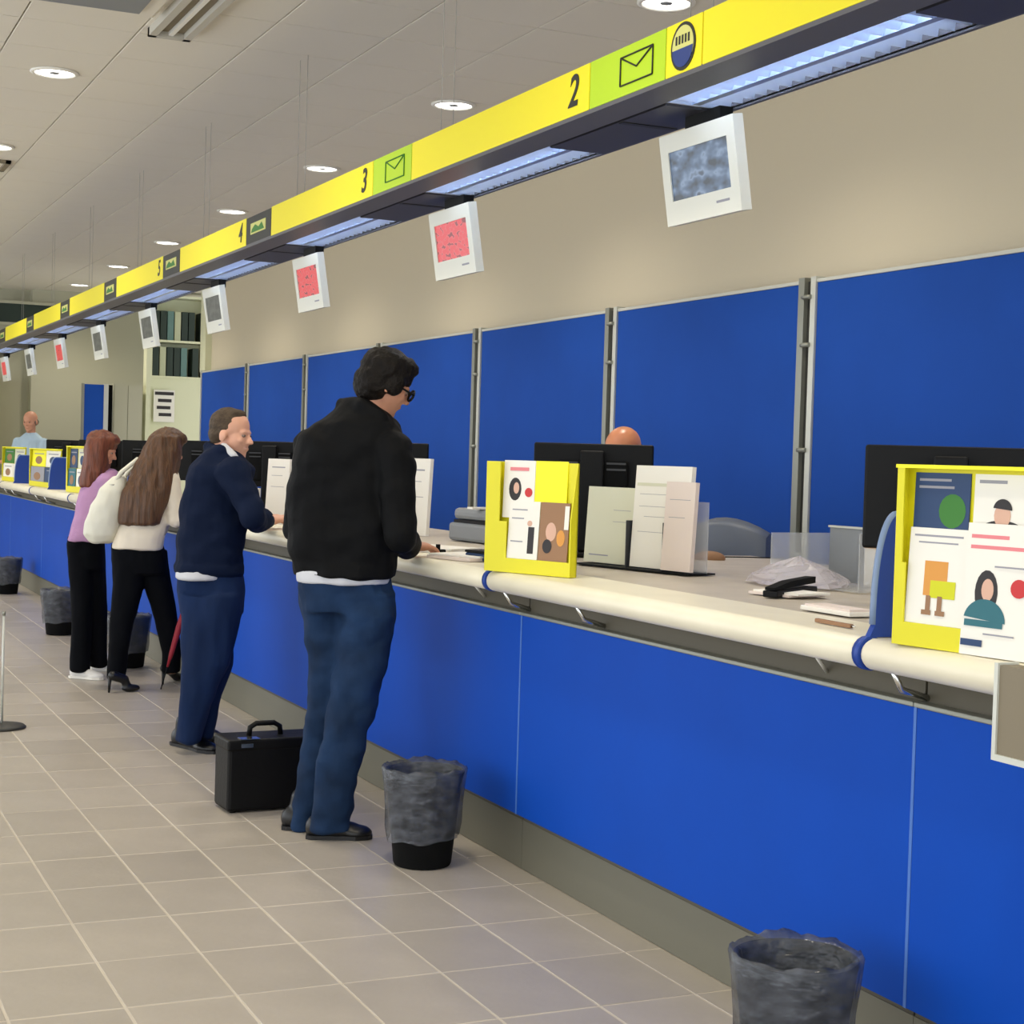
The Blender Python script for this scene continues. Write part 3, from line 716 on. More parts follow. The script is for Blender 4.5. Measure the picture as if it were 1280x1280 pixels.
# office chair tops behind the desk
def chair(x, y, rz, label):
    r = local_thing('office_chair', (x, y, .15), label, 'chair', 'staff office chairs', rz)
    q = MB(); R_ = []
    for i in range(9):
        t = -1 + 2 * i / 8; R_.append([(.04 * t * t + dx, .23 * t, z) for dx, z in ((0, .62), (-.04, .66), (-.045, 1.0 - .05 * t * t), (0, 1.045 - .07 * t * t), (.03, 1.0 - .05 * t * t), (.03, .64))])
    q.rings(R_); q.build('backrest', 'chair_grey', r)
    q = MB(); q.bbox((-.5, -.24, .5), (-.02, .24, .58), .03); q.build('seat', 'blue_fabric', r)
    MB().tube([(-.25, 0, .08), (-.25, 0, .5)], .03, 10).build('gas_column', 'black_plastic', r)
    for i in range(5):
        t = 2 * math.pi * i / 5
        MB().tube([(-.25, 0, .09), (-.25 + .28 * math.cos(t), .28 * math.sin(t), .05)], [.03, .018], 8).build('leg', 'black_plastic', r)
        MB().lathe([(.004, 0), (.022, .006), (.022, .04), (.004, .046)], (-.25 + .28 * math.cos(t), .28 * math.sin(t), 0.001), 10).build('caster', 'black_plastic', r)
    MB().box((-.06, -.03, .52), (.05, .03, .7)).build('back_bracket', 'black_plastic', r)
a = on(908, 655, 0, 4.45)
chair(4.45, float(a[1]), .5, 'empty grey office chair behind the desk, between the form holder and clear tray')
# keyboard and printer further on
a = on(545, 640, 0, 3.22); 
r = local_thing('desk_printer', (3.05, 7.05, CT_Z + .001), 'low grey desk printer with a paper slot behind the small yellow stand', 'printer', None, .1)
MB().bbox((-.02, -.16, 0), (.26, .24, .085), .015).build('body', 'grey_plastic', r); MB().bbox((.0, -.15, .1), (.27, .23, .155), .02).build('lid', 'grey_plastic', r)
MB().box((0, -.14, .085), (.25, .22, .1)).build('slot', 'black_plastic', r); MB().box((-.05, -.05, .157), (.1, .0, .166)).build('paper_feed', 'paper', r)
for (u, v, w_, d_, m_, lb) in ((525, 690, .2, .28, 'paper', 'white papers on the counter in front of the man in the black jacket'), (560, 700, .2, .26, 'paper_pink', 'pale paper pile left of the small yellow leaflet stand')):
    p = on(u, v, 2, CT_Z)
    p[0] = max(p[0], RX + .03)
    r = local_thing('paper_stack', (p[0], p[1], CT_Z + .001), lb, 'papers', None, .3)
    MB().box((0, -d_ / 2, 0), (w_, d_ / 2, .012)).build('stack', m_, r); MB().obox((w_ / 2 + .02, .01, .016), (w_ / 2, .02, 0), (-.02, d_ / 2, 0), (0, 0, .003)).build('top_sheet', 'paper', r)
p = on(533, 693, 2, CT_Z); r = local_thing('rubber_stamp', (p[0] + .05, p[1], CT_Z + .001), 'small dark stamp on the cream counter by the man in the black jacket', 'stamp')
MB().bbox((-.03, -.015, 0), (.03, .015, .02), .004).build('block', 'black_plastic', r); MB().tube([(0, 0, .02), (0, 0, .04)], .01, 8).build('grip', 'black_matte', r)
r = local_thing('ink_pad', (2.56, 5.75, CT_Z + .001), 'dark blue flat box on the counter beside the small yellow stand', 'ink pad', None, .2)
MB().bbox((-.06, -.1, 0), (.06, .1, .03), .006).build('tray', 'print_navy', r); MB().bbox((-.062, -.102, .03), (.062, .102, .04), .004).build('lid', 'black_plastic', r)
# standing forms by the men
def standpaper(u0, u1, vt, vb, x, label):
    a = on(u0, vb, 0, x); a[2] = CT_Z + .001; b = on(u1, vb, 0, x + .06); b[2] = a[2]
    zz = depth(a) / F; hgt = (vb - vt) * zz
    s = Sheet('form_stack', a, frame2(a, b), float(np.linalg.norm(b - a)), hgt, .05, label, 'forms', None, 'paper', (0, 0, 0), .02)
    s.lines([(.2, .8, .85, .01), (.2, .7, .7, .004), (.2, .8, .5, .004)], 'print_grey')
standpaper(500, 532, 577, 672, 2.95, 'white standing forms beside the black sleeve of the man in the black jacket')
standpaper(331, 358, 571, 640, 2.95, 'white standing forms between the two men at the counter')
standpaper(306, 322, 598, 628, 2.9, 'small white card just past the navy jacket')
# taupe box at the right edge of the counter front
r = thing('notice_box', (2.3, 2.4, .88), 'taupe box with pale edge fixed in front of the counter rail', 'box')
MB().box((2.285, 2.1, .885), (2.33, 2.592, 1.066)).build('panel', 'taupe', r)
q = MB(); q.box((2.28, 2.592, .872), (2.335, 2.603, 1.07)).box((2.28, 2.1, .872), (2.335, 2.592, .885)); q.build('edge_frame', 'alu_pale', r)

# ------------------------------------------------------------------ waste bins
def bin_():
    r = local_thing('waste_bin', (0, 0, 0), '', 'bin')
    hb = .34
    MB().lathe([(.002, .002), (.1, .002), (.104, .01), (.138, hb), (.143, hb), (.143, hb - .012), (.139, hb - .02), (.1, .02), (.002, .02)], n=36, cap=False).build('bucket', 'black_matte', r)
    R_ = []; n = 64
    prof = [(.106, .14), (.121, .25), (.131, hb - .006), (.147, hb + .013), (.152, hb + .004), (.146, hb - .05), (.138, hb - .13), (.131, hb - .19), (.124, hb - .24)]
    for i, (r_, z) in enumerate(prof):
        ring = []
        for j in range(n):
            t = 2 * math.pi * j / n; nn = (mnoise.noise((math.cos(t) * 4, math.sin(t) * 4, z * 22)) + .9 * abs(mnoise.noise((math.cos(t) * 9, math.sin(t) * 9, z * 9)))); n2 = mnoise.noise((math.cos(t) * 1.3, math.sin(t) * 1.3, 5))
            rr = r_ + (.007 + (.002 if i > 4 else 0)) * nn * (1 if i != 3 else .5)
            if i >= 4: rr = max(rr, .1035 + (z / hb) * .0345 + .004)
            if i < 3: rr = r_ - .009 * abs(nn)
            ring.append((rr * math.cos(t), rr * math.sin(t), z + (.035 * n2 * (i - 4) / 4 if i > 4 else .01 * nn)))
        R_.append(ring)
    MB().rings(R_, 0, True, cap=False).build('bag_liner', 'bag_film', r)
    return r
bn = bin_()
p = on(995, 1190, 2, .35); bn.location = (p[0], p[1], 0); tag(bn, 'black waste bin with crumpled grey liner on the floor below the large yellow stand', 'bin', 'black waste bins along the counter')
p = on(531, 958, 2, .35)
for (x, y, lb) in ((p[0], p[1], 'black waste bin with grey liner beside the shoes of the man in black jacket'),
                   (2.24, 10.95, 'black waste bin half hidden behind the legs of the two women'),
                   (2.12, 12.95, 'black waste bin beside the white shoes of the woman in purple'),
                   (2.2, 16.6, 'black waste bin at the far end of the counter')):
    c = copy_tree(bn, (x, y, 0)); tag(c, lb)
# ------------------------------------------------------------------ briefcase
a = on(284, 1018, 2, 0); b = on(352, 1013, 2, 0); rz = frame2(a, b)
r = local_thing('briefcase', a, 'black leather pilot case standing on the floor between the two men', 'briefcase', None, rz)
Lb, Db, Hb = .42, .19, .285
MB().bbox((0, 0, .006), (Lb, Db, Hb), .014).build('body', 'leather', r)
MB().bbox((-.004, -.004, Hb - .035), (Lb + .004, Db + .004, Hb + .012), .01).build('lid', 'leather', r)
MB().tube([(Lb * .27, Db / 2, Hb + .01), (Lb * .28, Db / 2, Hb + .045), (Lb * .34, Db / 2, Hb + .06), (Lb * .52, Db / 2, Hb + .06), (Lb * .58, Db / 2, Hb + .045), (Lb * .59, Db / 2, Hb + .01)], .011, 10).build('handle', 'leather', r)
MB().box((.05, -.006, Hb - .02), (.1, -.003, Hb - .004)).build('lock', 'chrome', r); MB().box((.05, -.005, Hb + .012), (.13, .05, Hb + .0145)).build('clasp', 'chrome', r)
q = MB()
for x, y in ((.03, .03), (Lb - .03, .03), (.03, Db - .03), (Lb - .03, Db - .03)): q.lathe([(.012, 0), (.012, .008)], (x, y, 0), 10)
q.build('feet', 'black_plastic', r)
# ------------------------------------------------------------------ short floor stand at the left edge
p = on(2, 910, 2, 0)
r = thing('floor_stand', (p[0], p[1], 0), 'slim pale post on a round grey base on the tiled floor', 'stand')
MB().lathe([(.001, 0.001), (.12, .001), (.122, .008), (.11, .018), (.03, .026), (.001, .026)], p, 32).build('base', 'alu_dark', r)
MB().tube([(p[0], p[1], .02), (p[0], p[1], .58)], .006, 12).build('post', 'alu_pale', r)
MB().lathe([(.001, .58), (.009, .58), (.009, .6), (.001, .6)], p, 16).build('cap', 'alu', r)
# ------------------------------------------------------------------ far furniture
def farbox(name, u0, u1, v0, v1, y, d, label, cat):
    a = on(u0, v0, 1, y); b = on(u1, v1, 1, y); return float(a[0]), float(b[0]), float(min(a[2], b[2])), float(max(a[2], b[2]))
x0, x1, zb, zt = farbox('', 190, 240, 470, 372, 22.6, .3, '', '')
r = thing('binder_shelf', (x0, 22.6, .15), 'tall pale shelf full of dark binders beyond the end of the blue partitions', 'shelf')
q = MB(); q.box((x0 - .04, 22.6, .15), (x0, 22.95, zt)).box((x1 + .3, 22.6, .15), (x1 + .34, 22.95, zt)).box((x0 - .04, 22.92, .15), (x1 + .34, 22.95, zt)); q.build('carcass', 'far_cream', r)
zs = [zb - .02, (zb + zt) / 2 - .08, zt - .02]
for z in zs: MB().box((x0, 22.6, z), (x1 + .3, 22.92, z + .03)).build('shelf_board', 'far_cream', r)
MB().box((x0, 22.62, .15), (x1 + .3, 22.64, zb - .02)).build('door', 'far_cream', r)
bmesh_b = {c: MB().bbox((0, 0, 0), (.085, .26, .4), .004).mesh('binder', c) for c in ('bind_dark', 'bind_teal', 'bind_pale')}
for z in zs[:2]:
    x = x0 + .01; i = 0
    while x < x1 + .2:
        c = random.choice(['bind_dark', 'bind_dark', 'bind_teal', 'bind_pale'])
        o = link('ring_binder', bmesh_b[c], None, (x, 22.63, z + .031)); tag(o, {'bind_dark': 'dark green binder standing on the tall pale shelf', 'bind_teal': 'teal grey binder standing on the tall pale shelf', 'bind_pale': 'pale binder standing on the tall pale shelf'}[c], 'binder', 'binders on the tall pale shelf')
        x += .098 if random.random() < .75 else .16
a0 = on(192, 527, 1, 22.55); a1 = on(219, 488, 1, 22.55)
r = thing('notice_sheet', (a0[0], 22.55, a0[2]), 'white notice with dark lines on the door of the binder shelf', 'notice')
MB().box((a0[0], 22.57, a0[2]), (a1[0], 22.58, a1[2])).build('sheet', 'paper', r)
q = MB(); hh = a1[2] - a0[2]; ww = a1[0] - a0[0]
for i, (f0, f1) in enumerate(((.05, .95), (.2, .85), (.15, .8), (.25, .85))): q.box((a0[0] + ww * f0, 22.566, a1[2] - hh * (.16 + .22 * i)), (a0[0] + ww * f1, 22.57, a1[2] - hh * (.06 + .22 * i)))
q.build('print', 'print_black', r)
x0, x1, zb, zt = farbox('', 141, 178, 556, 481, 22.2, .4, '', '')
r = thing('storage_cupboard', (x0, 22.2, .15), 'grey green storage cupboard at the far end behind the counter', 'cupboard')
MB().box((x0, 22.22, .15), (x1, 22.7, zt)).build('body', 'wall_far', r)
MB().box((x0 + .01, 22.2, .2), ((x0 + x1) / 2 - .004, 22.22, zt - .02)).build('door', 'wall_far', r); MB().box(((x0 + x1) / 2 + .004, 22.2, .2), (x1 - .01, 22.22, zt - .02)).build('door', 'wall_far', r)
MB().tube([((x0 + x1) / 2 - .04, 22.19, 1.1), ((x0 + x1) / 2 - .04, 22.19, 1.25)], .008, 6).build('handle', 'alu', r)
MB().box((x0 - .07, 22.3, .15), (x0 - .001, 22.7, zt - .02)).build('side_gap_shade', 'black_matte', r)  # black sheet put in for the shade of the gap beside the cupboard
x0, x1, zb, zt = farbox('', 104, 130, 556, 481, 22.0, .4, '', '')
r = thing('partition_screen', (x0, 22, .15), 'narrow blue free standing screen beside the grey green cupboard', 'screen')
MB().box((x0, 22, .2), (x1, 22.04, zt)).build('panel', 'blue_fabric', r); MB().box((x1, 21.99, .15), (x1 + .06, 22.05, zt + .01)).build('post', 'alu_pale', r); MB().box((x0 - .03, 21.99, .15), (x0, 22.05, zt + .01)).build('post', 'alu', r)
a0 = on(181, 556, 1, 22.3); a1 = on(189, 440, 1, 22.3)
tr = MB().box((a0[0], 22.3, .15), (a1[0], 22.5, CZ)).build('trim_2', 'far_cream'); tag(tr, kind='structure')

# ------------------------------------------------------------------ people
def remesh(mb, voxel, smooth_it=4, disp=None, flat=None):
    me = mb.mesh('tmp', 'skin_tan')
    o = bpy.data.objects.new('tmp', me); COL.objects.link(o)
    md = o.modifiers.new('r', 'REMESH'); md.mode = 'VOXEL'; md.voxel_size = voxel; md.use_smooth_shade = True
    if smooth_it:
        s = o.modifiers.new('s', 'SMOOTH'); s.factor = .5; s.iterations = smooth_it
    dg = bpy.context.evaluated_depsgraph_get(); dg.update()
    ne = bpy.data.meshes.new_from_object(o.evaluated_get(dg)); bpy.data.objects.remove(o)
    if disp or flat is not None:
        n = len(ne.vertices); co = np.empty(n * 3); no = np.empty(n * 3)
        ne.vertices.foreach_get('co', co); ne.vertices.foreach_get('normal', no)
        co = co.reshape(-1, 3); no = no.reshape(-1, 3)
        if disp:
            amp, sx, sz, seed = disp
            d = np.array([mnoise.noise((c[0] * sx + seed, c[1] * sx, c[2] * sz)) for c in co]) + .5 * np.array([mnoise.noise((c[0] * sx * 2.1 + seed, c[1] * sx * 2.1, c[2] * sz * 2.3)) for c in co])
            co = co + no * (amp * d)[:, None]
        if flat is not None: co[:, 2] = np.maximum(co[:, 2], flat)
        ne.vertices.foreach_set('co', co.ravel()); ne.update()
    return ne
def put(name, me, mt, root):
    o = bpy.data.objects.new(name, me); COL.objects.link(o); me.materials.clear(); me.materials.append(MATS[mt])
    me.polygons.foreach_set('use_smooth', [True] * len(me.polygons)); me.polygons.foreach_set('material_index', [0] * len(me.polygons))
    me.transform(Matrix.Translation(-Vector(WL(root)))); o.parent = root; WLOC[o.name] = WL(root); return o
class Person:
    def __init__(s, foot, label, Zc=None, group=None):
        s.root = thing('person', (foot[0], foot[1], foot[2]), label, 'person', group)
        s.Z = Zc or depth(foot); s.body = MB()
    def P(s, u, v, dz=0): return atZ(u, v, s.Z + dz)
    def px(s, n): return n * s.Z / F
    def loft(s, mb, secs, shrink=1.0, n=20, power=2.3):
        R = []
        def ring(sec, k=1.0, dv=0):
            ul, ur, v, dz, th = sec; c = s.P((ul + ur) / 2, v + dv, dz); hw = s.px((ur - ul) / 2) * shrink * k; t = th * shrink * k
            out = []
            for j in range(n):
                q = 2 * math.pi * j / n; cx = math.copysign(abs(math.cos(q)) ** (2 / power), math.cos(q)); sy = math.copysign(abs(math.sin(q)) ** (2 / power), math.sin(q))
                out.append(c + r0 * hw * cx + DH * t * sy)
            return out
        R.append(ring(secs[0], .5, -2)); R += [ring(q) for q in secs]; R.append(ring(secs[-1], .6, 2))
        mb.rings(R); return mb
def head(p, mb, c, face, up, s, hairmb=None, hair='short', eyes=True):
    f = np.array(face, float); f /= np.linalg.norm(f); u = np.array(up, float); u = u - f * (u @ f); u /= np.linalg.norm(u); x = np.cross(f, u)
    def L(a, b, c_): return c + s * (x * a + f * b + u * c_)
    def E(M_, a, r): M_.ell(L(*a), x * s * r[0], f * s * r[1], u * s * r[2])
    E(mb, (0, -.06, .14), (.325, .40, .36)); E(mb, (0, .1, -.08), (.265, .265, .34)); E(mb, (0, .12, -.30), (.2, .21, .18)); E(mb, (0, .25, -.4), (.1, .085, .08))
    mb.chain([(L(0, .335, .03), .03 * s), (L(0, .425, -.12), .05 * s)]); E(mb, (0, .3, .065), (.2, .065, .045)); E(mb, (0, .335, -.255), (.1, .04, .03))
    for q in (-1, 1): E(mb, (q * .335, -.03, -.05), (.035, .085, .125)); E(mb, (q * .15, .26, -.1), (.08, .07, .07)); mb.capsule(L(q * .045, .395, -.13), L(q * .045, .37, -.14), .035 * s, .03 * s)
    if hairmb is not None:
        if hair == 'short':
            E(hairmb, (0, -.09, .185), (.345, .40, .345)); E(hairmb, (0, -.22, -.02), (.305, .25, .27)); E(hairmb, (0, .1, .36), (.25, .25, .14))
            for q in (-1, 1): E(hairmb, (q * .29, .03, .06), (.065, .13, .17))
        elif hair == 'full':
            E(hairmb, (0, -.08, .19), (.39, .44, .37)); E(hairmb, (0, -.2, -.05), (.37, .32, .36)); E(hairmb, (0, .12, .36), (.28, .27, .17))
            for q in (-1, 1): E(hairmb, (q * .32, .04, .04), (.07, .16, .22))
        elif hair == 'receding':
            E(hairmb, (0, -.1, .175), (.345, .385, .345)); E(hairmb, (0, -.22, -.02), (.305, .25, .26)); E(hairmb, (0, .04, .39), (.25, .2, .11))
            for q in (-1, 1): E(hairmb, (q * .295, -.07, .09), (.05, .1, .13))
        elif hair == 'fringe':
            E(hairmb, (0, -.24, -.06), (.31, .24, .2))
            for q in (-1, 1): E(hairmb, (q * .29, -.08, .0), (.06, .16, .12))
    if eyes:
        for q in (-1, 1):
            e = MB(); e.ell(L(q * .13, .298, .0), x * s * .046, f * s * .046, u * s * .034, 10, 6); eo = e.build('eye', 'eye', p.root)
            e = MB(); e.ell(L(q * .13, .333, .0), x * s * .024, f * s * .016, u * s * .024, 8, 6); e.build('iris', 'iris', eo)
    return L
def hand(mb, w, f, n, thumb, s=1.0, curl=.5):
    f = np.array(f, float); f /= np.linalg.norm(f); n = np.array(n, float); n = n - f * (n @ f); n /= np.linalg.norm(n); a = np.cross(f, n) * thumb
    mb.ell(w + f * .05 * s, a * .042 * s, f * .058 * s, n * .019 * s); mb.capsule(w - f * .02 * s, w + f * .03 * s, .026 * s, .026 * s)
    for i, (off, ln) in enumerate(((.033, .068), (.011, .078), (-.011, .072), (-.032, .056))):
        b = w + f * (.092 - .006 * abs(i - 1)) * s + a * off * s; d = f + a * off * 2; pts = [(b, .0098 * s)]
        for k in range(3):
            ang = curl * (k + .6) * .8; dd = d * math.cos(ang) + n * math.sin(ang); dd /= np.linalg.norm(dd); b = b + dd * ln * s * (.42, .32, .26)[k]; pts.append((b, (.0092, .0085, .0075)[k] * s))
        mb.chain(pts)
    b = w + f * .022 * s + a * .034 * s; d1 = f * .62 + a * .75 + n * .2; d1 /= np.linalg.norm(d1); b2 = b + d1 * .042 * s; d2 = f * .9 + a * .3 + n * .3; d2 /= np.linalg.norm(d2)
    mb.chain([(b, .0135 * s), (b2, .0115 * s), (b2 + d2 * .033 * s, .0095 * s)])
def shoe(p, heel, toe, w, h, mt, name='shoe'):
    heel = np.array(heel, float); toe = np.array(toe, float); heel[2] = toe[2] = 0; d = toe - heel; L_ = np.linalg.norm(d); d /= L_; a = np.cross(UPZ, d)
    mb = MB(); mb.ell(heel + d * .05 + UPZ * h * .45, d * .055, a * w * .43, UPZ * h * .6); mb.ell(heel + d * L_ * .45 + UPZ * h * .35, d * L_ * .42, a * w * .44, UPZ * h * .42); mb.ell(heel + d * L_ * .75 + UPZ * h * .25, d * L_ * .25, a * w * .5, UPZ * h * .32)
    mb.capsule(heel + d * .06 + UPZ * h * .5, heel + d * .07 + UPZ * (h + .03), w * .38, w * .38)
    o = put(name, remesh(mb, .007, 3, None, .012), mt, p.root)
    sole = MB(); pts = []
    for t, ww in ((0, .3), (.08, .42), (.3, .4), (.5, .38), (.75, .5), (.93, .36), (1, .12)): pts.append((t, ww))
    out = [heel + d * L_ * t + a * w * ww for t, ww in pts] + [heel + d * L_ * t - a * w * ww for t, ww in reversed(pts)]
    nn = len(out); sole.add([q + UPZ * .001 for q in out] + [q + UPZ * .016 for q in out], [tuple(range(nn)), tuple(reversed(range(nn, 2 * nn)))] + [(i, i + nn, (i + 1) % nn + nn, (i + 1) % nn) for i in range(nn)])
    sole.build('sole', mt if mt != 'shoe_white' else 'paper', o)
    return o
def heel_shoe(p, heel, toe, mt):
    heel = np.array(heel, float); toe = np.array(toe, float); heel[2] = toe[2] = 0; d = toe - heel; L_ = np.linalg.norm(d); d /= L_; a = np.cross(UPZ, d); mb = MB()
    mb.capsule(heel + d * .03 + UPZ * .1, heel + d * .1 + UPZ * .075, .032, .028); mb.capsule(heel + d * .1 + UPZ * .075, heel + d * L_ * .68 + UPZ * .028, .026, .028); mb.ell(heel + d * L_ * .8 + UPZ * .022, d * .06, a * .036, UPZ * .022)
    o = put('shoe', remesh(mb, .007, 2, None, .002), mt, p.root)
    MB().tube([heel + d * .01 + UPZ * .1, heel + d * .005 + UPZ * .001], [.013, .006], 8).build('stiletto', mt, o); return o

# ---- man in black jacket
foot = on(415, 1045, 2, 0)
p = Person(foot, 'tall man in black jacket and blue jeans standing at the counter, dark hair and glasses')
jk = MB()
tors = [(430, 468, 500, .02, .07), (416, 486, 513, .02, .1), (390, 503, 530, .02, .125), (374, 510, 550, .02, .135), (363, 512, 580, .02, .145), (357, 508, 630, .03, .15), (359, 503, 670, .03, .15), (368, 497, 705, .03, .15), (370, 492, 718, .03, .15)]
p.loft(jk, tors); p.loft(p.body, tors, .84)
RS = p.P(490, 562, -.05); RE = p.P(503, 668, -.13); RW = p.P(508, 682, .2)
LS = p.P(392, 560, .06); LE = p.P(373, 660, .1); LW = p.P(430, 668, .42)
for S_, E_, W_ in ((RS, RE, RW), (LS, LE, LW)):
    jk.chain([(S_, .078), ((S_ + E_) / 2, .074), (E_, .066), ((E_ + W_) / 2, .058), (W_, .045)]); p.body.chain([(S_, .05), (E_, .042), (W_, .028)])
p.loft(jk, [(367, 497, 706, .03, .158), (368, 495, 720, .03, .157)])
# collar
jk.chain([(p.P(428, 504, .03), .032), (p.P(450, 506, -.06), .032), (p.P(478, 522, -.05), .028), (p.P(494, 540, .02), .026)])
jk.chain([(p.P(428, 504, .03), .032), (p.P(450, 510, .1), .03), (p.P(493, 545, .13), .026)])
ff = r0 * .90 + DH * .34 - UPZ * .42
hm = MB(); hc = p.P(483, 480, .03)
L1 = head(p, p.body, hc, ff, UPZ + r0 * .15, .245, hm, 'full')
p.body.chain([(L1(0, -.1, -.2), .058), (p.P(465, 520, .03), .066)])
for W_, th in ((RW, 1), (LW, -1)):
    hand(p.body, W_ + r0 * .01, r0 * .75 + DH * .55 - UPZ * .05, -UPZ, th, 1, .5)
tr_ = MB()
for secs in ([(373, 442, 738, .06, .11), (376, 436, 765, .05, .1), (386, 430, 830, .05, .08), (382, 424, 900, .08, .072), (370, 412, 970, .1, .07), (361, 401, 1026, .1, .072), (360, 402, 1036, .1, .074)],
             [(420, 494, 740, .02, .115), (424, 494, 768, 0, .105), (420, 484, 830, -.02, .088), (408, 465, 900, -.03, .078), (396, 448, 960, -.04, .074), (388, 438, 1026, -.04, .075), (387, 439, 1038, -.04, .078)]):
    p.loft(tr_, secs); p.loft(p.body, secs[:5], .7)
p.loft(tr_, [(374, 486, 708, .03, .125), (372, 491, 735, .03, .132), (376, 495, 765, .03, .125)])
put('body', remesh(p.body, .0075, 2), 'skin_tan', p.root); put('jacket', remesh(jk, .009, 3, (.02, 6, 7, 1)), 'jacket_black', p.root)
put('jeans', remesh(tr_, .009, 3, (.014, 9, 9, 4)), 'jeans', p.root); put('hair', remesh(hm, .007, 2, (.007, 25, 25, 2)), 'hair_black', p.root)
sh = MB(); p.loft(sh, [(371, 488, 712, .03, .142), (370, 489, 722, .03, .143), (371, 488, 728, .03, .143)]); put('shirt', remesh(sh, .008, 1, (.006, 9, 5, 8)), 'shirt_white', p.root)
cl_ = MB(); cl_.chain([(p.P(480, 522, .03), .03), (p.P(492, 536, .05), .024), (p.P(497, 543, .07), .02)]); put('shirt_collar', remesh(cl_, .006, 2), 'shirt_white', p.root)
q = MB()
for sgn in (-1, 1):
    q.tube([L1(sgn * .34, -.02, .02), L1(sgn * .33, .2, .015), L1(sgn * .27, .40, .01)], .004, 6)
    q.tube([L1(sgn * .15 + .115 * math.cos(t), .405, -.01 + .085 * math.sin(t)) for t in [2 * math.pi * j / 14 for j in range(15)]], .005, 6)
q.tube([L1(-.035, .42, .01), L1(.035, .42, .01)], .004, 6); go = q.build('glasses', 'black_plastic', p.root)
for sgn in (-1, 1):
    q = MB(); q.add([L1(sgn * .15 + .11 * math.cos(t), .405, -.01 + .08 * math.sin(t)) for t in [2 * math.pi * j / 14 for j in range(14)]], [tuple(range(14))]); q.build('lens', 'lens', go)
for c_, l_ in ((p.P(411, 1026, -.04), .165), (p.P(380, 1018, .1), .16)): shoe(p, c_ - r0 * .085, c_ + r0 * l_ + DH * .02, .105, .09, 'shoe_black')

# ---- older man in navy jacket
foot = on(245, 938, 2, 0)
p = Person(foot, 'older man in navy jacket and dark blue trousers leaning his forearms on the counter')
jk = MB()
tors = [(262, 284, 556, .05, .07), (250, 303, 568, .03, .11), (237, 316, 585, .02, .15), (230, 312, 610, .02, .15), (224, 308, 645, .02, .145), (220, 305, 680, .02, .145), (219, 304, 708, .02, .145), (219, 303, 718, .02, .145)]
p.loft(jk, tors); p.loft(p.body, tors, .84)
p.loft(jk, [(217, 306, 706, .02, .158), (217, 305, 715, .02, .157)])
RS = p.P(292, 592, -.12); RE = p.P(316, 648, -.2); RW = on(337, 655, 0, RX - .0); RW[2] = CT_Z + .045
LS = p.P(272, 585, .2); LE = p.P(300, 640, .25); LW = RW + np.array([.05, .16, 0])
for S_, E_, W_ in ((RS, RE, RW), (LS, LE, LW)):
    jk.chain([(S_, .082), ((S_ + E_) / 2, .075), (E_, .062), (E_ * .4 + W_ * .6, .05), (E_ * .14 + W_ * .86, .04)]); p.body.chain([(S_, .05), (E_, .042), (W_, .027)])
hand(p.body, RW, np.array([.9, .5, .1]), -UPZ, 1, 1.05, .55); hand(p.body, LW, np.array([.9, -.35, .1]), -UPZ, -1, 1.05, .55)
jk.chain([(p.P(266, 560, .13), .034), (p.P(261, 559, .05), .036), (p.P(277, 564, -.05), .032), (p.P(299, 586, .0), .026)])
ff = r0 * .95 - DH * .28 - UPZ * .08
hm = MB(); hc = p.P(290, 543, .04); L2 = head(p, p.body, hc, ff, UPZ + r0 * .08, .252, hm, 'receding')
p.body.chain([(L2(0, -.08, -.2), .06), (p.P(281, 574, .04), .052)])
tr_ = MB()
for secs in ([(228, 290, 738, .1, .11), (236, 292, 770, .1, .1), (242, 290, 830, .1, .085), (240, 276, 880, .1, .075), (238, 266, 922, .08, .07)],
             [(224, 300, 742, -.03, .11), (228, 298, 775, -.05, .105), (230, 288, 830, -.07, .09), (224, 262, 880, -.07, .078), (220, 250, 926, -.07, .072)]):
    p.loft(tr_, secs); p.loft(p.body, secs[:5], .7)
p.loft(tr_, [(222, 300, 708, .02, .125), (222, 306, 738, .02, .135), (226, 305, 768, .02, .13)])
put('body', remesh(p.body, .0075, 2), 'skin_pale', p.root); put('jacket', remesh(jk, .009, 3, (.018, 6, 7, 11)), 'jacket_navy', p.root)
put('trousers', remesh(tr_, .009, 3, (.016, 9, 3, 14)), 'trousers_blue', p.root); put('hair', remesh(hm, .007, 3, (.002, 25, 25, 2)), 'hair_greybrown', p.root)
sh = MB(); p.loft(sh, [(221, 290, 710, .01, .143), (220, 284, 723, .0, .143)]); put('shirt', remesh(sh, .008, 1, (.004, 9, 5, 8)), 'shirt_white', p.root)
cl_ = MB(); cl_.chain([(p.P(280, 560, -.04), .026), (p.P(291, 570, -.06), .024), (p.P(301, 583, -.04), .02)]); put('shirt_collar', remesh(cl_, .006, 2), 'shirt_white', p.root)
shoe(p, on(218, 930, 2, 0), on(270, 943, 2, 0), .1, .09, 'shoe_black'); shoe(p, on(236, 922, 2, 0), on(282, 930, 2, 0), .1, .09, 'shoe_black')

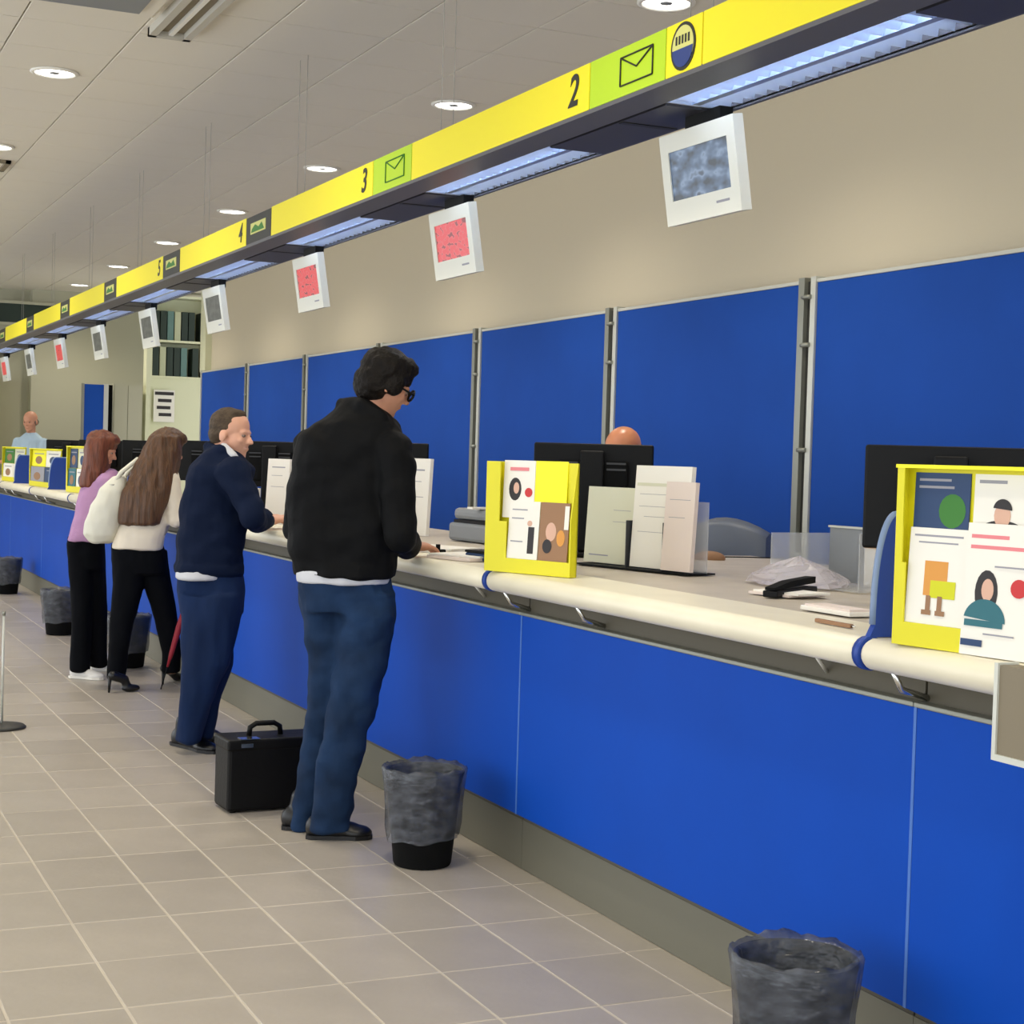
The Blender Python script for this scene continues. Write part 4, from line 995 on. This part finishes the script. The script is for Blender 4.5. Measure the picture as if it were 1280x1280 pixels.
# ---- woman with long brown hair, cream top, white bag
foot = on(160, 862, 2, 0)
p = Person(foot, 'woman with long brown hair, cream top, black trousers and stilettos bent over the counter')
tp = MB()
tors = [(190, 222, 590, .12, .08), (174, 226, 602, .1, .11), (162, 224, 625, .06, .12), (152, 214, 650, .03, .115), (144, 207, 670, 0, .115), (140, 203, 686, 0, .12)]
p.loft(tp, tors); p.loft(p.body, tors, .84)
RS = p.P(213, 603, .0); RE = p.P(220, 650, -.02); RW = on(243, 652, 0, RX + .03); RW[2] = CT_Z + .04
LS = p.P(180, 605, .22); LE = p.P(196, 648, .35); LW = RW + np.array([0.02, .3, 0])
for S_, E_, W_ in ((RS, RE, RW), (LS, LE, LW)):
    tp.chain([(S_, .066), (E_, .052), (E_ * .3 + W_ * .7, .042)]); p.body.chain([(S_, .042), (E_, .036), (W_, .024)])
hand(p.body, RW, np.array([.9, .2, .05]), -UPZ, 1, .92, .5); hand(p.body, LW, np.array([.9, -.2, .05]), -UPZ, -1, .92, .5)
ff = r0 * .9 + DH * .35 - UPZ * .35; hc = p.P(210, 560, .1); hm = MB()
L3 = head(p, p.body, hc, ff, UPZ + r0 * .3, .225, hm, 'full')
p.body.chain([(L3(0, -.1, -.2), .048), (p.P(200, 598, .1), .055)])
p.loft(hm, [(188, 226, 545, .06, .1), (178, 228, 565, .05, .12), (165, 222, 590, .02, .12), (155, 214, 615, -.04, .09), (149, 206, 638, -.07, .07), (148, 200, 655, -.08, .055)])
tr_ = MB()
for secs in ([(140, 182, 688, .02, .12), (142, 180, 730, .02, .095), (138, 168, 775, .02, .078), (136, 160, 815, .02, .066), (134, 157, 848, .02, .065)],
             [(172, 208, 688, .08, .12), (180, 214, 730, .1, .095), (194, 222, 775, .16, .075), (202, 226, 815, .2, .062), (202, 226, 840, .22, .062)]):
    p.loft(tr_, secs); p.loft(p.body, secs, .68)
p.loft(tr_, [(139, 203, 680, .02, .12), (139, 208, 700, .03, .125), (142, 210, 716, .04, .11)])
put('body', remesh(p.body, .0075, 2), 'skin_pale', p.root); put('top', remesh(tp, .009, 3, (.009, 9, 6, 21)), 'top_cream', p.root)
put('trousers', remesh(tr_, .009, 3, (.007, 9, 5, 24)), 'trousers_black', p.root); put('hair', remesh(hm, .008, 2, (.014, 22, 2.5, 5)), 'hair_brown', p.root)
heel_shoe(p, on(135, 866, 2, 0), on(170, 864, 2, 0), 'shoe_black'); heel_shoe(p, on(203, 856, 2, 0) , on(228, 849, 2, 0), 'shoe_black')
# shoulder bag
bz = p.Z - .02
r = thing('shoulder_bag', atZ(128, 676, bz), 'large slouchy white shoulder bag hanging from the long haired woman', 'bag')
pb = Person.__new__(Person); pb.root = r; pb.Z = bz
q = MB(); pb.loft(q, [(140, 158, 596, .02, .05), (126, 158, 612, .0, .075), (114, 156, 632, 0, .085), (106, 152, 652, 0, .09), (104, 148, 668, 0, .085), (112, 142, 677, 0, .06)], 1, 20, 2.6)
put('pouch', remesh(q, .009, 3, (.012, 10, 6, 31)), 'bag_white', r)
MB().tube([pb.P(141, 606, -.03), pb.P(152, 590, -.03), pb.P(172, 574, .02), pb.P(184, 580, .12)], .014, 8).build('strap', 'bag_white', r)
MB().tube([pb.P(150, 606, .05), pb.P(160, 590, .06), pb.P(176, 576, .08), pb.P(186, 582, .14)], .014, 8).build('strap', 'bag_white', r)
MB().lathe([(.012, -.004), (.018, -.004), (.018, .004), (.012, .004)], tuple(pb.P(141, 606, -.045)), 12, cap=False).build('ring', 'chrome', r)
# red stick umbrella by her far leg
a2 = on(201, 862, 2, 0) + np.array([0, 0, .002]); t1 = atZ(234, 750, depth(a2) - .02)
r = thing('umbrella', a2, 'slim dark red furled umbrella beside the legs of the long haired woman', 'umbrella')
MB().tube([a2 + (t1 - a2) * k_ for k_ in (.25, .4, .7, .98)], [.006, .014, .02, .012], 10).build('canopy', 'umbrella_red', r)
MB().tube([a2, a2 + (t1 - a2) * .26], .004, 6).build('ferrule', 'black_plastic', r)
MB().tube([a2 + (t1 - a2) * .97, a2 + (t1 - a2) * 1.12, a2 + (t1 - a2) * 1.14 + np.array([.03, 0, 0])], .01, 8).build('handle', 'black_plastic', r)

# ---- woman in purple
foot = on(108, 848, 2, 0)
p = Person(foot, 'woman with red brown hair and purple sweater in black trousers leaning on the counter')
tp = MB()
tors = [(118, 146, 588, .08, .08), (106, 148, 600, .06, .11), (99, 146, 620, .04, .125), (94, 140, 645, .02, .125), (88, 132, 665, 0, .125), (85, 128, 676, 0, .125)]
p.loft(tp, tors); p.loft(p.body, tors, .84)
RS = p.P(132, 604, -.04); RE = p.P(146, 640, -.06); RW = on(168, 642, 0, RX + .05); RW[2] = CT_Z + .04
LS = p.P(120, 606, .2); LE = p.P(140, 640, .28); LW = RW + np.array([.02, .25, 0])
for S_, E_, W_ in ((RS, RE, RW), (LS, LE, LW)):
    tp.chain([(S_, .066), (E_, .054), (E_ * .2 + W_ * .8, .042)]); p.body.chain([(S_, .042), (E_, .036), (W_, .024)])
hand(p.body, RW, np.array([.9, .2, .05]), -UPZ, 1, .92, .5); hand(p.body, LW, np.array([.9, -.2, .05]), -UPZ, -1, .92, .5)
ff = r0 * .95 - DH * .02 - UPZ * .3; hc = p.P(128, 562, .05); hm = MB()
L4 = head(p, p.body, hc, ff, UPZ + r0 * .2, .225, hm, 'full')
p.body.chain([(L4(0, -.1, -.2), .048), (p.P(125, 595, .06), .055)])
p.loft(hm, [(108, 140, 548, .05, .1), (105, 138, 570, .04, .11), (103, 134, 590, .02, .1), (100, 122, 608, .0, .06)])
tr_ = MB()
for secs in ([(85, 114, 678, .0, .12), (88, 118, 730, 0, .09), (90, 114, 780, 0, .076), (88, 112, 838, 0, .075)],
             [(100, 130, 678, .06, .12), (104, 132, 730, .08, .09), (110, 134, 780, .12, .075), (112, 134, 832, .14, .07)]):
    p.loft(tr_, secs); p.loft(p.body, secs, .68)
p.loft(tr_, [(85, 128, 670, .02, .125), (85, 130, 690, .02, .13), (87, 131, 710, .03, .115)])
put('body', remesh(p.body, .0075, 2), 'skin_tan', p.root); put('sweater', remesh(tp, .009, 3, (.008, 9, 6, 41)), 'sweater_purple', p.root)
put('trousers', remesh(tr_, .009, 3, (.006, 9, 5, 44)), 'trousers_black', p.root); put('hair', remesh(hm, .008, 2, (.012, 22, 5, 5)), 'hair_red', p.root)
shoe(p, on(88, 847, 2, 0), on(130, 850, 2, 0), .09, .08, 'shoe_white'); shoe(p, on(112, 838, 2, 0), on(148, 838, 2, 0), .09, .08, 'shoe_white')

# ---- clerks: seated behind the desk
def clerk(u, vtop, x, label, skin, hairk, shirt, headh, hairm, face, hood=0, floor=.15, sit=True):
    a = on(u, vtop, 0, x); Zd = depth(a)
    foot = np.array([a[0], a[1], floor])
    p = Person(foot, label, Zd); s = headh; ztop = float(a[2]); c = np.array([a[0], a[1], ztop - s * .5])
    hm = MB(); f = np.array(face, float); f /= np.linalg.norm(f); side = np.array([f[1], -f[0], 0]); side /= np.linalg.norm(side); fh = np.array([f[0], f[1], 0]); fh /= np.linalg.norm(fh)
    LL = head(p, p.body, c, f, UPZ, s, hm, hairk)
    nk = c - UPZ * s * .64 - fh * .03; p.body.chain([(LL(0, -.08, -.2), .058), (nk, .062)])
    st = MB(); hip = nk - UPZ * .5 - fh * .06
    for M_, k in ((st, 1.0), (p.body, .82)):
        R_ = []
        for t, hw, dp in ((0.03, .07, .06), (-.02, .14, .09), (-.07, .2, .11), (-.2, .205, .125), (-.35, .19, .125), (-.5, .185, .13)):
            cc = nk + (hip - nk) * (-t / .5) if t < 0 else nk + UPZ * t
            R_.append([cc + side * hw * k * math.cos(q) + fh * dp * k * math.sin(q) for q in [2 * math.pi * j / 20 for j in range(20)]])
        M_.rings(R_)
    for sg in (-1, 1):
        S_ = nk - UPZ * .1 + side * sg * .19; E_ = S_ - UPZ * .25 + fh * .08 + side * sg * .04
        W_ = E_ + fh * .24 - side * sg * .06; W_[2] = max(W_[2], CT_Z + .05) if not sit or True else W_[2]
        st.chain([(S_, .066), (E_, .054), (W_, .042)]); p.body.chain([(S_, .045), (E_, .038), (W_, .026)]); hand(p.body, W_, fh, -UPZ, -sg, 1, .5)
    tr_ = MB()
    for sg in (-1, 1):
        if sit:
            K = hip + fh * .42 + side * sg * .1; K[2] = hip[2]; A_ = K - fh * .02; A_ = np.array([A_[0], A_[1], floor + .09])
        else:
            K = hip * .5 + np.array([hip[0], hip[1], floor]) * .5 + side * sg * .09; A_ = np.array([hip[0], hip[1], floor + .09]) + side * sg * .09
        HP = hip + side * sg * .09
        tr_.chain([(HP, .1), (K, .075), (A_, .055)]); p.body.chain([(HP, .07), (K, .05), (A_, .04)])
        sm_ = MB(); sm_.ell(A_ + fh * .07 - UPZ * .05, fh * .14, side * .048, UPZ * .04); put('shoe', remesh(sm_, .01, 1, None, floor + .002), 'shoe_black', p.root)
    put('body', remesh(p.body, .008, 2), skin, p.root); put('shirt', remesh(st, .01, 3, (.006, 9, 6, 3)), shirt, p.root); put('trousers', remesh(tr_, .01, 3), 'trousers_black', p.root)
    if hm.v: put('hair', remesh(hm, .007, 2, (.003, 25, 25, 2)), hairm, p.root)
    return p
clerk(780, 534, 3.62, 'bald clerk seated behind a black monitor with only his crown showing', 'skin_bald', 'fringe', 'shirt_pale_blue', .25, 'hair_black', (-.8, -.5, -.5))
clerk(38, 514, 3.2, 'clerk in pale blue shirt standing far behind the counter with balding head', 'skin_tan', 'fringe', 'shirt_pale_blue', .27, 'hair_grey', (-.6, -.8, -.15), sit=False)
